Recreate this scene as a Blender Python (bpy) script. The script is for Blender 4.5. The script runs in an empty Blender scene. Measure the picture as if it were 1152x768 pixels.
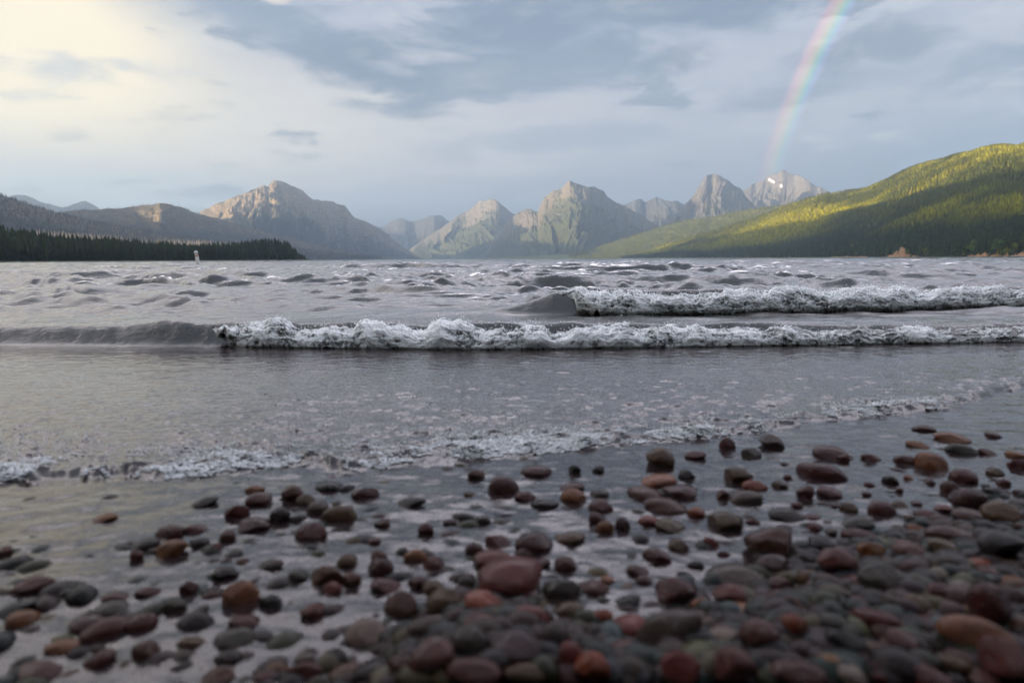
import bpy, bmesh, math, random
import numpy as np
C = bpy.context.scene
COL = C.collection
R = math.radians
rng = np.random.default_rng(11)
random.seed(5)

# ------------------------------------------------------------------ camera
F = 768.0                                   # focal length in reference pixels (1152 wide)
CAM_Z = 0.38
PITCH = math.atan(93 / 768)
ROLL = R(-0.3)
cam_d = bpy.data.cameras.new('camera'); cam = bpy.data.objects.new('camera', cam_d); COL.objects.link(cam)
cam_d.sensor_width = 36; cam_d.lens = 24
cam_d.clip_start = 0.02; cam_d.clip_end = 90000
cam_d.dof.use_dof = True; cam_d.dof.focus_distance = 4.6; cam_d.dof.aperture_fstop = 3.6
cam.location = (0, 0, CAM_Z)
from mathutils import Matrix, Vector
cam.rotation_euler = (Matrix.Rotation(math.pi / 2 - PITCH, 3, 'X') @ Matrix.Rotation(ROLL, 3, 'Z')).to_euler()
C.camera = cam
C.render.resolution_x = 1024; C.render.resolution_y = 682

# ------------------------------------------------------------------ light and exposure
EXPO = 2.75
K = 2.0 ** -EXPO
SUN_AZ, SUN_EL = R(240.5), R(4.6)           # low sun behind the camera on the left
ANTI_AZ, ANTI_EL = R(60.5), R(-4.0)         # centre of the rainbow
C.view_settings.view_transform = 'Standard'
C.view_settings.look = 'None'
C.view_settings.gamma = 1.0
C.view_settings.use_curve_mapping = False
C.view_settings.exposure = EXPO
C.cycles.use_denoising = True
C.cycles.max_bounces = 8
C.cycles.transparent_max_bounces = 12
C.cycles.volume_bounces = 1
C.cycles.caustics_reflective = False
C.cycles.caustics_refractive = False
sun_d = bpy.data.lights.new('sun', 'SUN'); sun_d.energy = 5.0; sun_d.angle = R(0.5); sun_d.color = (1.0, 0.76, 0.5)
sun = bpy.data.objects.new('sun', sun_d); COL.objects.link(sun)
sd = Vector((math.sin(SUN_AZ) * math.cos(SUN_EL), math.cos(SUN_AZ) * math.cos(SUN_EL), math.sin(SUN_EL)))
sun.rotation_euler = sd.to_track_quat('Z', 'Y').to_euler()

# ------------------------------------------------------------------ node helpers
class S:
    """a float socket with arithmetic"""
    nt = None
    def __init__(s, v): s.v = v
    def _m(s, op, *o, clamp=False):
        n = S.nt.nodes.new('ShaderNodeMath'); n.operation = op; n.use_clamp = clamp
        for k, a in enumerate((s,) + o):
            a = a.v if isinstance(a, S) else a
            if isinstance(a, (int, float)): n.inputs[k].default_value = a
            else: S.nt.links.new(a, n.inputs[k])
        return S(n.outputs[0])
    def __add__(s, o): return s._m('ADD', o)
    __radd__ = __add__
    def __sub__(s, o): return s._m('SUBTRACT', o)
    def __rsub__(s, o): return S(o)._m('SUBTRACT', s)
    def __mul__(s, o): return s._m('MULTIPLY', o)
    __rmul__ = __mul__
    def __truediv__(s, o): return s._m('DIVIDE', o)
    def __rtruediv__(s, o): return S(o)._m('DIVIDE', s)
    def max(s, o): return s._m('MAXIMUM', o)
    def min(s, o): return s._m('MINIMUM', o)
    def pow(s, o): return s._m('POWER', o)
    def clamp(s): return s._m('ADD', 0.0, clamp=True)
    def smooth(s, a, b):
        n = S.nt.nodes.new('ShaderNodeMapRange'); n.interpolation_type = 'SMOOTHSTEP'
        S.nt.links.new(s.v, n.inputs['Value'])
        n.inputs['From Min'].default_value = a; n.inputs['From Max'].default_value = b
        return S(n.outputs['Result'])
def gauss(x, y, x0, y0, sx, sy, tilt=0.0):
    dx = (x - x0) * (1 / sx); dy = (y - y0 - (x - x0) * tilt) * (1 / sy)
    return S(math.e)._m('POWER', (dx * dx + dy * dy) * -1.0)
def link(nt, a, b): nt.links.new(a.v if isinstance(a, S) else a, b)
def mixc(nt, fac, a, b, mode='MIX'):
    n = nt.nodes.new('ShaderNodeMix'); n.data_type = 'RGBA'; n.blend_type = mode; n.clamp_factor = True
    for sock, v in ((n.inputs['Factor'], fac), (n.inputs['A'], a), (n.inputs['B'], b)):
        v = v.v if isinstance(v, S) else v
        if isinstance(v, (int, float)): sock.default_value = v
        elif isinstance(v, tuple): sock.default_value = (*v, 1.0) if len(v) == 3 else v
        else: nt.links.new(v, sock)
    return n.outputs['Result']
def noise(nt, vec, scale, detail=4.0, rough=0.55, dist=0.0):
    n = nt.nodes.new('ShaderNodeTexNoise'); n.inputs['Scale'].default_value = scale
    n.inputs['Detail'].default_value = detail; n.inputs['Roughness'].default_value = rough
    n.inputs['Distortion'].default_value = dist
    if vec is not None: link(nt, vec, n.inputs['Vector'])
    return S(n.outputs['Fac'])
def combine(nt, x, y, z=0.0):
    n = nt.nodes.new('ShaderNodeCombineXYZ')
    for k, v in enumerate((x, y, z)):
        if isinstance(v, (int, float)): n.inputs[k].default_value = v
        else: link(nt, v, n.inputs[k])
    return n.outputs[0]
def srgb(*c):
    return tuple(((v / 255) / 12.92 if v <= 10 else (((v / 255) + .055) / 1.055) ** 2.4) for v in c)

# ------------------------------------------------------------------ the sky: clouds, the glow at dusk and the bow
def make_world():
    w = bpy.data.worlds.new('World'); C.world = w; w.use_nodes = True
    nt = w.node_tree; nt.nodes.clear(); S.nt = nt
    tc = nt.nodes.new('ShaderNodeTexCoord'); sep = nt.nodes.new('ShaderNodeSeparateXYZ')
    nt.links.new(tc.outputs['Generated'], sep.inputs[0])
    x, y, z = (S(sep.outputs[k]) for k in range(3))
    az = x._m('ARCTAN2', y) * (180 / math.pi)
    el = z._m('ARCSINE') * (180 / math.pi)
    zz = z.max(0.0) + 0.10
    px, py = x / zz, y / zz
    pv = combine(nt, px, py)
    pv2 = combine(nt, px * 0.55 + py * 0.3, py * 1.0 - px * .2, 3.7)
    n1 = noise(nt, pv, 1.15, 7, .56, .25)
    n2 = noise(nt, pv2, 2.3, 6, .58, .35)
    n3 = noise(nt, pv, 5.5, 5, .6, .2)
    a2 = combine(nt, az * 0.045, el * .13, 1.3)
    n4 = noise(nt, a2, 2.6, 8, .64, .35)
    n5 = noise(nt, combine(nt, az * .02 + el * .012, el * .075, 7.1), 2.4, 7, .58, .5)                    # cloud edges seen side-on
    wob = (n4 - .5) * 2.3 + (n5 - .5) * 1.6 + (n2 - .5) * .9
    # blue-grey rain haze at the horizon, paler sheet above, blue-grey ceiling on top
    c = mixc(nt, el.smooth(1.0, 11.0) , srgb(108, 124, 148), srgb(196, 194, 199))
    c = mixc(nt, (el + wob * 5).smooth(9.0, 20.0) * .8, c, srgb(168, 177, 195))
    # right: bluer low sky
    c = mixc(nt, gauss(az, el, 36, 5.5, 17, 5.5) * .75, c, srgb(132, 156, 184))
    # soft cloud billows everywhere
    c = mixc(nt, (n1 + (n3 - .5) * .25).smooth(.50, .68) * .55 * el.smooth(6, 14), c, srgb(148, 163, 182))
    c = mixc(nt, (n2 + (n3 - .5) * .3).smooth(.52, .70) * .5 * el.smooth(4, 12), c, srgb(208, 210, 214))
    # left: warm veil, then the bright glow
    c = mixc(nt, (gauss(az, el, -30, 9.5, 24, 5.5, .05) * 1.25 + wob * .12).clamp() * .85, c, srgb(238, 229, 216))
    glow = gauss(az, el, -37, 14.5, 12.0, 6.0, -.10)
    c = mixc(nt, ((glow * 1.9 + wob * .22).smooth(.05, 1.25)), c, (1.17, 1.0, .70))
    # grey-blue band under the glow
    c = mixc(nt, (gauss(az, el, -31, 4.6, 14, 2.0) * 1.1 + wob * .2).clamp() * .8, c, srgb(192, 206, 211))
    c = mixc(nt, gauss(az, el, -33, 2.9, 12, .5) * .45, c, srgb(208, 221, 214))
    # blue gaps with small lit puffs at the top left
    c = mixc(nt, (gauss(az, el, -25, 21.5, 9, 2.6) * 1.3 + wob * .3).smooth(.2, .9) * .85, c, srgb(164, 186, 198))
    for (a0, e0, sa, se) in ((-25.4, 19.4, 1.5, .45), (-21.0, 19.6, .7, .5), (-18.2, 19.0, 1.2, .5), (-29.6, 19.8, 1.1, .3)):
        c = mixc(nt, (gauss(az, el, a0, e0, sa, se) + (n3 - .5) * .9).smooth(.35, .85) * .85, c, srgb(240, 234, 224))
    keep = 1.0 - (gauss(az, el, -37, 12.0, 15, 6.5) * 1.25).clamp()
    keep = keep * (1.0 - gauss(az, el, -20, 8.2, 9, 3.0) * .9)
    # dark cloud bodies: the long streak from upper left, the ceiling in the middle, the loose ones on the right
    for (a0, e0, sa, se, tilt, k, col) in (
            (-17, 17.0, 9, 2.4, -.30, .95, (140, 158, 180)), (-11, 14.4, 7, 2.0, -.12, .95, (124, 142, 165)),
            (-9.5, 11.7, 5.5, 1.0, -.10, .85, (128, 145, 166)), (-1, 17.8, 13, 3.0, .0, .95, (128, 146, 168)), (4, 14.6, 9, 1.8, .10, .7, (142, 157, 178)),
            (16, 19.0, 7.5, 2.6, .0, .95, (126, 144, 166)), (14.2, 15.2, 2.9, 1.1, .06, 1.0, (126, 142, 162)),
            (26, 14.4, 6, 1.7, .10, .9, (134, 148, 168)), (23, 12.2, 7, 1.0, .10, .6, (146, 160, 180)), (36, 12.4, 8, 2.6, .12, .75, (136, 154, 178)), (4, 9.5, 14, 2.2, .05, .5, (150, 166, 186)),
            (-22.5, 12.9, 1.5, .3, -.1, .8, (178, 184, 188)), (-22, 11.5, 1.5, .35, -.1, .6, (186, 190, 192)), (6, 6.0, 8, .8, .0, .45, (158, 170, 182))):
        m = (gauss(az, el, a0, e0, sa, se, tilt) * .85 + wob * .85 + (n3 - .5) * .3).smooth(.12, .80)
        c = mixc(nt, m * k * keep, c, srgb(*(q * .92 for q in col)))
    # pale edges lit from the left
    for (a0, e0, sa, se, tilt, k, col) in (
            (-10, 14.9, 3.2, .7, -.12, .75, (206, 206, 206)), (-11, 12.5, 3.2, .4, -.1, .85, (222, 216, 208)), (2, 20.6, 7, .7, 0, .7, (212, 216, 221)),
            (31, 18.0, 8, 2.1, .05, .75, (206, 208, 212)), (20, 17.0, 4, .7, .2, .5, (200, 204, 210)), (38, 16, 5, 1.1, .1, .6, (206, 211, 216)), (-1, 7.2, 5, .7, 0, .5, (205, 203, 200))):
        m = (gauss(az, el, a0, e0, sa, se, tilt) * .75 - wob * .70 + (n3 - .5) * .5).smooth(.15, 1.0)
        c = mixc(nt, m * k, c, srgb(*col))
    for (a0, e0, sa, se) in ((-25.4, 19.3, 1.7, .45), (-20.8, 19.5, .9, .5), (-18.0, 18.9, 1.3, .45)):
        c = mixc(nt, (gauss(az, el, a0, e0, sa, se) + (n4 - .5) * 1.2 + (n3 - .5) * .5).smooth(.35, .9) * .8, c, srgb(238, 228, 216))
    # behind the camera and overhead: overcast, with the lit clouds round the low sun; bright front band added to light the water
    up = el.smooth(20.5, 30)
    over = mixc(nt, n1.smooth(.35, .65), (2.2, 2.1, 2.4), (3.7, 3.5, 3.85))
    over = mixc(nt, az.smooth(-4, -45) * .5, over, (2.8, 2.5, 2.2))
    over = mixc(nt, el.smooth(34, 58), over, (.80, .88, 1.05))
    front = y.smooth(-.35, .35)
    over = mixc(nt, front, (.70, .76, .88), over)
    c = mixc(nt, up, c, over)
    daz = (x * sd.x + y * sd.y + z * sd.z)
    c = mixc(nt, daz.smooth(.72, 1.0), c, (1.15, .86, .52))
    # the bow: red outside, violet inside
    ca = (math.sin(ANTI_AZ) * math.cos(ANTI_EL), math.cos(ANTI_AZ) * math.cos(ANTI_EL), math.sin(ANTI_EL))
    ang = (x * ca[0] + y * ca[1] + z * ca[2])._m('ARCCOSINE') * (180 / math.pi)
    t = (42.3 - ang) / 1.85
    ramp = nt.nodes.new('ShaderNodeValToRGB'); link(nt, t, ramp.inputs[0])
    cr = ramp.color_ramp
    stops = [(0, (0, 0, 0)), (.18, (.30, .06, .06)), (.36, (.36, .15, .02)), (.52, (.26, .23, .0)), (.66, (.03, .24, .08)), (.80, (.0, .13, .22)), (.90, (.07, .03, .14)), (1, (0, 0, 0))]
    while len(cr.elements) < len(stops): cr.elements.new(.5)
    for e, (p, col) in zip(cr.elements, stops): e.position = p; e.color = (*col, 1)
    base = c
    c = mixc(nt, (el.smooth(-3.0, 16.0) * (n1 * .5 + .75) * .95), c, ramp.outputs[0], 'ADD')
    c = mixc(nt, ang.smooth(41.2, 38.0) * .10 * el.smooth(2, 14), c, (.75, .75, .75))
    # scale to scene light; a little of the clear evening sky shows through the cover
    sky = nt.nodes.new('ShaderNodeTexSky'); sky.sky_type = 'NISHITA'; sky.sun_disc = False
    sky.sun_elevation = SUN_EL; sky.sun_rotation = SUN_AZ
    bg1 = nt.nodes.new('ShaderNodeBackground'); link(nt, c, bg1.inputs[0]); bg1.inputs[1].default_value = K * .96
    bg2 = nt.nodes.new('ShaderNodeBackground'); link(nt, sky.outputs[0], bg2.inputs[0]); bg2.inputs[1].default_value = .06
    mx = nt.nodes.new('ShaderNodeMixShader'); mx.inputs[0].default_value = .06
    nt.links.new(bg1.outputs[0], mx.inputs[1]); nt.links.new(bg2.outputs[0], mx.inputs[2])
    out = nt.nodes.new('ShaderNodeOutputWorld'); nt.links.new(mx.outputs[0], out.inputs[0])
make_world()

# ------------------------------------------------------------------ projection helpers: photo pixel <-> place
_p = math.pi / 2 - PITCH
def rays(px, py):
    px = np.asarray(px, float); py = np.asarray(py, float)
    vx, vy, vz = (px - 576) / F, -(py - 384) / F, -np.ones(np.broadcast(px, py).shape)
    c, s = math.cos(ROLL), math.sin(ROLL); vx, vy = c * vx - s * vy, s * vx + c * vy
    c, s = math.cos(_p), math.sin(_p); vy, vz = c * vy - s * vz, s * vy + c * vz
    n = np.sqrt(vx ** 2 + vy ** 2 + vz ** 2)
    return vx / n, vy / n, vz / n
def azel(px, py):
    x, y, z = rays(px, py)
    return np.arctan2(x, y), np.arcsin(z)
def ground(px, py, z=0.0):
    x, y, dz = rays(px, py); t = (z - CAM_Z) / dz
    return x * t, y * t
def ground_r(px, py, z=0.0):
    x, y = ground(px, py, z); return np.hypot(x, y)
def project(x, y, z):
    vx, vy, vz = x, y, z - CAM_Z
    c, s = math.cos(_p), math.sin(_p); vy, vz = c * vy + s * vz, -s * vy + c * vz
    c, s = math.cos(ROLL), math.sin(ROLL); vx, vy = c * vx + s * vy, -s * vx + c * vy
    vz = np.minimum(vz, -1e-6)
    return 576 + F * vx / -vz, 384 - F * vy / -vz
def curve_az(pts, fn):
    """curve given at photo columns -> function of azimuth"""
    pts = np.array(pts, float); q = np.arange(pts[0, 0], pts[-1, 0] + 1, 12.0); pts = np.stack([q, np.interp(q, pts[:, 0], pts[:, 1])], 1); a = np.arctan((pts[:, 0] - 576) / F * .993)
    v = fn(pts)
    return lambda az: np.interp(az, a, v)

# ------------------------------------------------------------------ numpy noise
def _h(ix, iy, seed):
    n = (ix.astype(np.int64) * 374761393 + iy.astype(np.int64) * 668265263 + seed * 2147483647) & 0xffffffff
    n = ((n ^ (n >> 13)) * 1274126177) & 0xffffffff
    n = ((n ^ (n >> 16)) * 2246822519) & 0xffffffff
    return ((n ^ (n >> 15)) & 0xffffff) / float(0xffffff)
def vn(x, y, seed=0):
    x = np.asarray(x, float); y = np.asarray(y, float)
    ix, iy = np.floor(x), np.floor(y); fx, fy = x - ix, y - iy
    u = fx * fx * fx * (fx * (fx * 6 - 15) + 10); v = fy * fy * fy * (fy * (fy * 6 - 15) + 10)
    a, b, c, d = _h(ix, iy, seed), _h(ix + 1, iy, seed), _h(ix, iy + 1, seed), _h(ix + 1, iy + 1, seed)
    return (a * (1 - u) + b * u) * (1 - v) + (c * (1 - u) + d * u) * v
def fbm(x, y, o=5, seed=0, gain=.5, lac=2.03):
    s = 0; a = 1; t = 0
    for k in range(o):
        s = s + a * vn(x, y, seed + k * 17); t += a; a *= gain; x = x * lac + 11.3; y = y * lac + 5.7
    return s / t
def ridged(x, y, o=5, seed=0, gain=.5, lac=2.03):
    s = 0; a = 1; t = 0
    for k in range(o):
        s = s + a * (1 - np.abs(2 * vn(x, y, seed + k * 17) - 1)); t += a; a *= gain; x = x * lac + 3.1; y = y * lac + 8.9
    return s / t
def sstep(x, a, b):
    t = np.clip((x - a) / (b - a), 0, 1); return t * t * (3 - 2 * t)

# ------------------------------------------------------------------ mesh helpers
def mesh_np(name, V, faces, mat=None, smooth=True, attrs=None, colors=None):
    """V (n,3); faces (m,3) or (m,4) arrays"""
    me = bpy.data.meshes.new(name)
    V = np.asarray(V, np.float32); Fa = np.asarray(faces, np.int32); k = Fa.shape[1]
    me.vertices.add(len(V)); me.vertices.foreach_set('co', V.ravel())
    me.loops.add(Fa.size); me.loops.foreach_set('vertex_index', Fa.ravel())
    me.polygons.add(len(Fa)); me.polygons.foreach_set('loop_start', np.arange(0, Fa.size, k, dtype=np.int32))
    if smooth: me.polygons.foreach_set('use_smooth', np.ones(len(Fa), bool))
    for n, v in (attrs or {}).items():
        a = me.attributes.new(n, 'FLOAT', 'POINT'); a.data.foreach_set('value', np.asarray(v, np.float32).ravel())
    for n, v in (colors or {}).items():
        a = me.attributes.new(n, 'FLOAT_COLOR', 'POINT')
        a.data.foreach_set('color', np.concatenate([v, np.ones((len(v), 1))], 1).astype(np.float32).ravel())
    me.update(calc_edges=True)
    if mat: me.materials.append(mat)
    return me
def grid_faces(nu, nv):
    i = np.arange(nu * nv).reshape(nu, nv)
    return np.stack([i[:-1, :-1], i[1:, :-1], i[1:, 1:], i[:-1, 1:]], -1).reshape(-1, 4)
def obj(name, me, parent=None, **props):
    o = bpy.data.objects.new(name, me); COL.objects.link(o)
    if parent: o.parent = parent
    for k, v in props.items(): o[k] = v
    return o
def empty(name, loc, **props):
    o = bpy.data.objects.new(name, None); COL.objects.link(o); o.location = loc; o.empty_display_size = .1
    for k, v in props.items(): o[k] = v
    return o
def bm_mesh(name, bm, mat, smooth=True):
    me = bpy.data.meshes.new(name)
    if smooth:
        for f in bm.faces: f.smooth = True
    bm.to_mesh(me); bm.free(); me.materials.append(mat); return me
def merge(protoV, protoF, pos, scl, rot, lean=None):
    """many copies of a small triangle mesh in one pair of arrays"""
    n = len(pos); c, s = np.cos(rot)[:, None], np.sin(rot)[:, None]
    P = protoV[None] * scl[:, None, :]
    X = P[..., 0] * c - P[..., 1] * s; Y = P[..., 0] * s + P[..., 1] * c; Z = P[..., 2]
    if lean is not None: X = X + Z * lean[:, 0:1]; Y = Y + Z * lean[:, 1:2]
    V = np.stack([X, Y, Z], -1) + pos[:, None, :]
    Fa = protoF[None] + (np.arange(n) * len(protoV))[:, None, None]
    return V.reshape(-1, 3), Fa.reshape(-1, protoF.shape[1])

# ------------------------------------------------------------------ materials
def mat(name):
    m = bpy.data.materials.new(name); m.use_nodes = True; nt = m.node_tree; S.nt = nt
    b = nt.nodes['Principled BSDF']; return m, nt, b
def geo_pos(nt): return nt.nodes.new('ShaderNodeNewGeometry').outputs['Position']
def attr(nt, n, out='Fac'):
    a = nt.nodes.new('ShaderNodeAttribute'); a.attribute_name = n; return a.outputs[out]
def bump(nt, b, h, dist, strength=1.0):
    n = nt.nodes.new('ShaderNodeBump'); n.inputs['Distance'].default_value = dist; n.inputs['Strength'].default_value = strength
    link(nt, h, n.inputs['Height']); nt.links.new(n.outputs[0], b.inputs['Normal']); return n
def scaled(nt, vec, sx, sy, sz):
    n = nt.nodes.new('ShaderNodeVectorMath'); n.operation = 'MULTIPLY'; link(nt, vec, n.inputs[0]); n.inputs[1].default_value = (sx, sy, sz); return n.outputs[0]

def mountain_mat(name, low, rock, pale, line=.55, snow=None, size=300.0, strata=0.0):
    m, nt, b = mat(name)
    p = geo_pos(nt); t = S(attr(nt, 'rise'))
    n1 = noise(nt, p, 1 / size, 6, .6, .4); n2 = noise(nt, p, 5 / size, 5, .65); n3 = noise(nt, scaled(nt, p, 1, 1, 4), 9 / size, 3, .6)
    g = nt.nodes.new('ShaderNodeNewGeometry'); sp = nt.nodes.new('ShaderNodeSeparateXYZ'); nt.links.new(g.outputs['Normal'], sp.inputs[0])
    steep = S(sp.outputs[2]).smooth(.88, .60)
    veg = mixc(nt, n2.smooth(.35, .65), low, tuple(v * 1.6 for v in low))
    rk = mixc(nt, n3.smooth(.35, .68), rock, pale)
    f = ((t - line) * 3.0 + (n1 - .5) * 2.2 + (n2 - .5) * 1.2 + steep * .7).smooth(-.2, .6)
    c = mixc(nt, f, veg, rk)
    if snow:
        a = S(attr(nt, 'snow')); c = mixc(nt, (a + (n2 - .5) * 2.2).smooth(.45, .6), c, (.55, .57, .60))
    link(nt, c, b.inputs['Base Color']); b.inputs['Roughness'].default_value = .95; b.inputs['Specular IOR Level'].default_value = .1
    bump(nt, b, n2 + n3 * .5, size * .06, .8)
    return m
def leaf_mat(name, base, rough=.9):
    m, nt, b = mat(name)
    c = mixc(nt, 1.0, base, attr(nt, 'tint', 'Color'), 'MULTIPLY')
    link(nt, c, b.inputs['Base Color']); b.inputs['Roughness'].default_value = rough; b.inputs['Specular IOR Level'].default_value = .15
    return m

# ------------------------------------------------------------------ terrain: ridges built as real relief
def interp(pts, q):
    pts = np.array(pts, float); return np.interp(q, pts[:, 0], pts[:, 1])
class Ridge:
    def __init__(s, crest, Dc, Db, shape=((0, 0), (.5, .42), (1, 1)), jag=.5, amp=.16, wl=500., seed=0, nu=500, nt=120, back=.45, el_k=.0, tnoise=1.0, foot=-6.0, drop=0.0):
        crest = np.array(crest, float)
        px = np.linspace(crest[0, 0], crest[-1, 0], nu); py = np.interp(px, crest[:, 0], crest[:, 1])
        py = py + (fbm(px / 9., px * 0 + seed, 4, seed) - .5) * 2 * jag * 2.0
        py = py + drop
        s.az, s.el = azel(px, py)
        s.px = px
        Dc = interp(Dc, px) if not np.isscalar(Dc) else np.full(nu, float(Dc)); Db = interp(Db, px) if not np.isscalar(Db) else np.full(nu, float(Db))
        lat = np.cumsum(np.r_[0, np.abs(np.diff(s.az))]) * Dc.mean()
        Dc = Dc * (1 + (fbm(lat / (wl * 1.5), lat * 0, 4, seed + 5) - .5) * .10)
        s.Dc, s.Db = Dc, Db
        H = Dc * np.tan(s.el)
        s.H = H
        t = np.r_[np.linspace(0, 1, nt), 1 + np.linspace(.03, back, 14)]
        T, U = np.meshgrid(t, np.arange(nu)); Lt = lat[U]
        rr = Db[U] + (Dc - Db)[U] * T
        sh = np.array(shape, float)
        prof = np.where(T <= 1, np.interp(np.minimum(T, 1), sh[:, 0], sh[:, 1]), 1 - (T - 1) * 1.3 - (T - 1) ** 2)
        warp = (fbm(Lt / wl * .7, T * 1.5, 3, seed + 9) - .5) * 2.4
        g = ridged(Lt / wl + warp, T * 1.1 * tnoise + .3, 4, seed + 21, .55)
        f2 = ridged(Lt / wl * 7 + warp, T * 13, 5, seed + 31, .6) - .6
        env = np.clip(np.where(T <= 1, np.sin(np.pi * np.clip(T, 0, 1)) ** .8 + .10 * T, .3), 0, 1)
        Z = H[U] * prof + (foot) * (1 - np.clip(T * 6, 0, 1)) + H[U] * amp * env * ((g - .62) * 2.2 + f2 * .42)
        top = np.tan(s.el)[U] * rr * (.995 - .02 * (1 - np.clip(T, 0, 1)))
        Z = np.where(T < 1, np.minimum(Z, top), Z)
        s.T, s.Z, s.R, s.U = T, Z, rr, U
        A = s.az[U]
        s.V = np.stack([np.sin(A) * rr, np.cos(A) * rr, Z], -1)
        s.nu, s.nv = T.shape
    def build(s, name, m, extra=None, **props):
        at = {'rise': s.T}
        at.update(extra or {})
        me = mesh_np(name, s.V.reshape(-1, 3), grid_faces(s.nu, s.nv), m, True, at)
        return obj(name, me, **props)
    def at(s, fu, ft):
        """point on the relief at fractional crest position fu, slope position ft (0 foot, 1 crest)"""
        nt = int((s.T[0] <= 1).sum())
        u = np.clip(fu, 0, 1) * (s.nu - 1.001); v = np.clip(ft, 0, 1) * (nt - 1.001)
        iu, iv = u.astype(int), v.astype(int); a, b = (u - iu)[:, None], (v - iv)[:, None]
        V = s.V
        return (V[iu, iv] * (1 - a) + V[iu + 1, iv] * a) * (1 - b) + (V[iu, iv + 1] * (1 - a) + V[iu + 1, iv + 1] * a) * b

SHORE_R = [(640, 5600), (700, 4700), (760, 3700), (850, 2600), (930, 1950), (1000, 1500), (1080, 1200), (1152, 1020), (1300, 820), (1500, 700)]
hill_r = Ridge([(660, 292), (690, 289), (705, 287.5), (725, 283), (760, 270), (800, 258), (840, 246), (880, 232), (905, 223), (925, 217), (950, 214.5), (975, 212), (1000, 201), (1015, 193), (1030, 187), (1060, 180), (1075, 175), (1090, 172), (1108, 167), (1120, 165.5), (1133, 165), (1143, 166.5), (1152, 164), (1200, 150), (1300, 130), (1500, 150)],
               Dc=[(660, 5900), (760, 5200), (850, 4700), (950, 4200), (1050, 3500), (1152, 2900), (1300, 2600), (1500, 2500)], Db=SHORE_R,
               shape=((0, 0), (.06, .03), (.25, .16), (.5, .42), (.75, .72), (1, 1)), jag=.25, amp=.05, wl=800, drop=3.5, seed=3, nu=620, nt=150)
hill_mid = Ridge([(545, 291.5), (560, 290), (600, 288), (640, 285), (657, 283), (690, 273), (727, 261), (762, 250), (800, 244), (840, 237), (875, 232), (910, 225), (950, 220), (1000, 218)],
                 Dc=[(545, 7600), (660, 7400), (800, 6900), (1000, 6000)], Db=[(545, 6900), (660, 6100), (800, 5400), (1000, 5000)], shape=((0, 0), (.5, .5), (1, 1)), jag=.3, amp=.13, wl=650, seed=8, nu=300, nt=70)
hill_l = Ridge([(-330, 190), (-150, 200), (-60, 212), (0, 219), (10, 222), (22, 227), (50, 235), (80, 244), (120, 252), (170, 261), (230, 269), (300, 276), (380, 285), (425, 291)],
               Dc=[(-330, 3300), (0, 3900), (200, 4300), (425, 5200)], Db=[(-330, 1700), (0, 1900), (200, 2300), (425, 4300)], shape=((0, 0), (.3, .2), (1, 1)), jag=.5, amp=.10, wl=480, seed=14, nu=420, nt=90)
hill_l2 = Ridge([(-60, 244), (40, 241), (70, 238.5), (100, 236), (130, 235), (150, 232.5), (165, 230.5), (180, 229), (195, 231), (205, 234), (215, 238), (250, 248), (300, 262), (340, 271), (380, 281), (430, 289), (450, 291.5)],
                Dc=[(-60, 6200), (180, 5600), (450, 6100)], Db=[(-60, 4300), (450, 5000)], shape=((0, 0), (.5, .45), (1, 1)), jag=.5, amp=.16, wl=420, seed=19, nu=420, nt=90)
mt_l = Ridge([(190, 262), (225, 238), (245, 228), (258, 223), (275, 219), (285, 215), (290, 213), (297, 209), (301, 211), (304, 208), (308, 204.5), (312, 204), (318, 205.5), (330, 210), (340, 214), (345, 219), (352, 224), (360, 226), (372, 226.5), (380, 229), (388, 231), (393, 238), (400, 245), (420, 253), (435, 262), (447, 272), (458, 281), (475, 290), (490, 292)],
             Dc=[(190, 8600), (310, 8700), (490, 9000)], Db=[(190, 6300), (310, 6600), (490, 7400)], shape=((0, 0), (.4, .28), (.75, .66), (1, 1)), jag=.8, amp=.30, wl=520, seed=27, nu=520, nt=140)
mt_far = Ridge([(380, 262), (395, 247), (415, 252), (430, 256), (445, 247), (455, 245), (463, 249), (475, 246), (485, 243), (497, 243), (505, 248), (520, 255), (545, 268), (560, 285)],
               Dc=14500, Db=13000, jag=.8, amp=.25, wl=700, seed=33, nu=260, nt=70)
mt_c = Ridge([(452, 291), (462, 280), (475, 271), (490, 261), (505, 251), (515, 243), (522, 239), (528, 236), (535, 231), (540, 225.5), (545, 227.5), (551, 224.5), (558, 226), (566, 232), (575, 239), (590, 246), (610, 255), (640, 270)],
             Dc=11800, Db=[(452, 10300), (640, 9800)], shape=((0, 0), (.5, .4), (.8, .68), (1, 1)), jag=.7, amp=.26, wl=600, seed=41, nu=360, nt=110)
mt_m = Ridge([(535, 291), (548, 282), (556, 268), (563, 259), (572, 248), (580, 241), (590, 236.5), (597, 236), (605, 238), (608, 230), (612, 222.5), (618, 219), (622, 216), (632, 212), (637, 206), (641, 203.5), (648, 207), (655, 208), (664, 211), (672, 212), (679, 214), (683, 221), (692, 227), (705, 233), (720, 241), (735, 250), (752, 261), (775, 277), (800, 289)],
             Dc=[(535, 9600), (610, 9000), (650, 8800), (800, 9600)], Db=[(535, 8300), (650, 7100), (800, 8000)], shape=((0, 0), (.35, .27), (.62, .56), (.74, .64), (.84, .85), (.93, .95), (1, 1)), jag=.8, amp=.20, wl=520, seed=56, nu=520, nt=160)
mt_b = Ridge([(670, 262), (685, 240), (695, 230), (705, 229), (712, 227), (716, 224), (720, 223), (726, 226), (733, 223), (738, 221), (744, 224), (752, 227), (762, 227), (775, 233), (800, 250)],
             Dc=11800, Db=10000, jag=.9, amp=.22, wl=500, seed=61, nu=260, nt=80)
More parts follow.
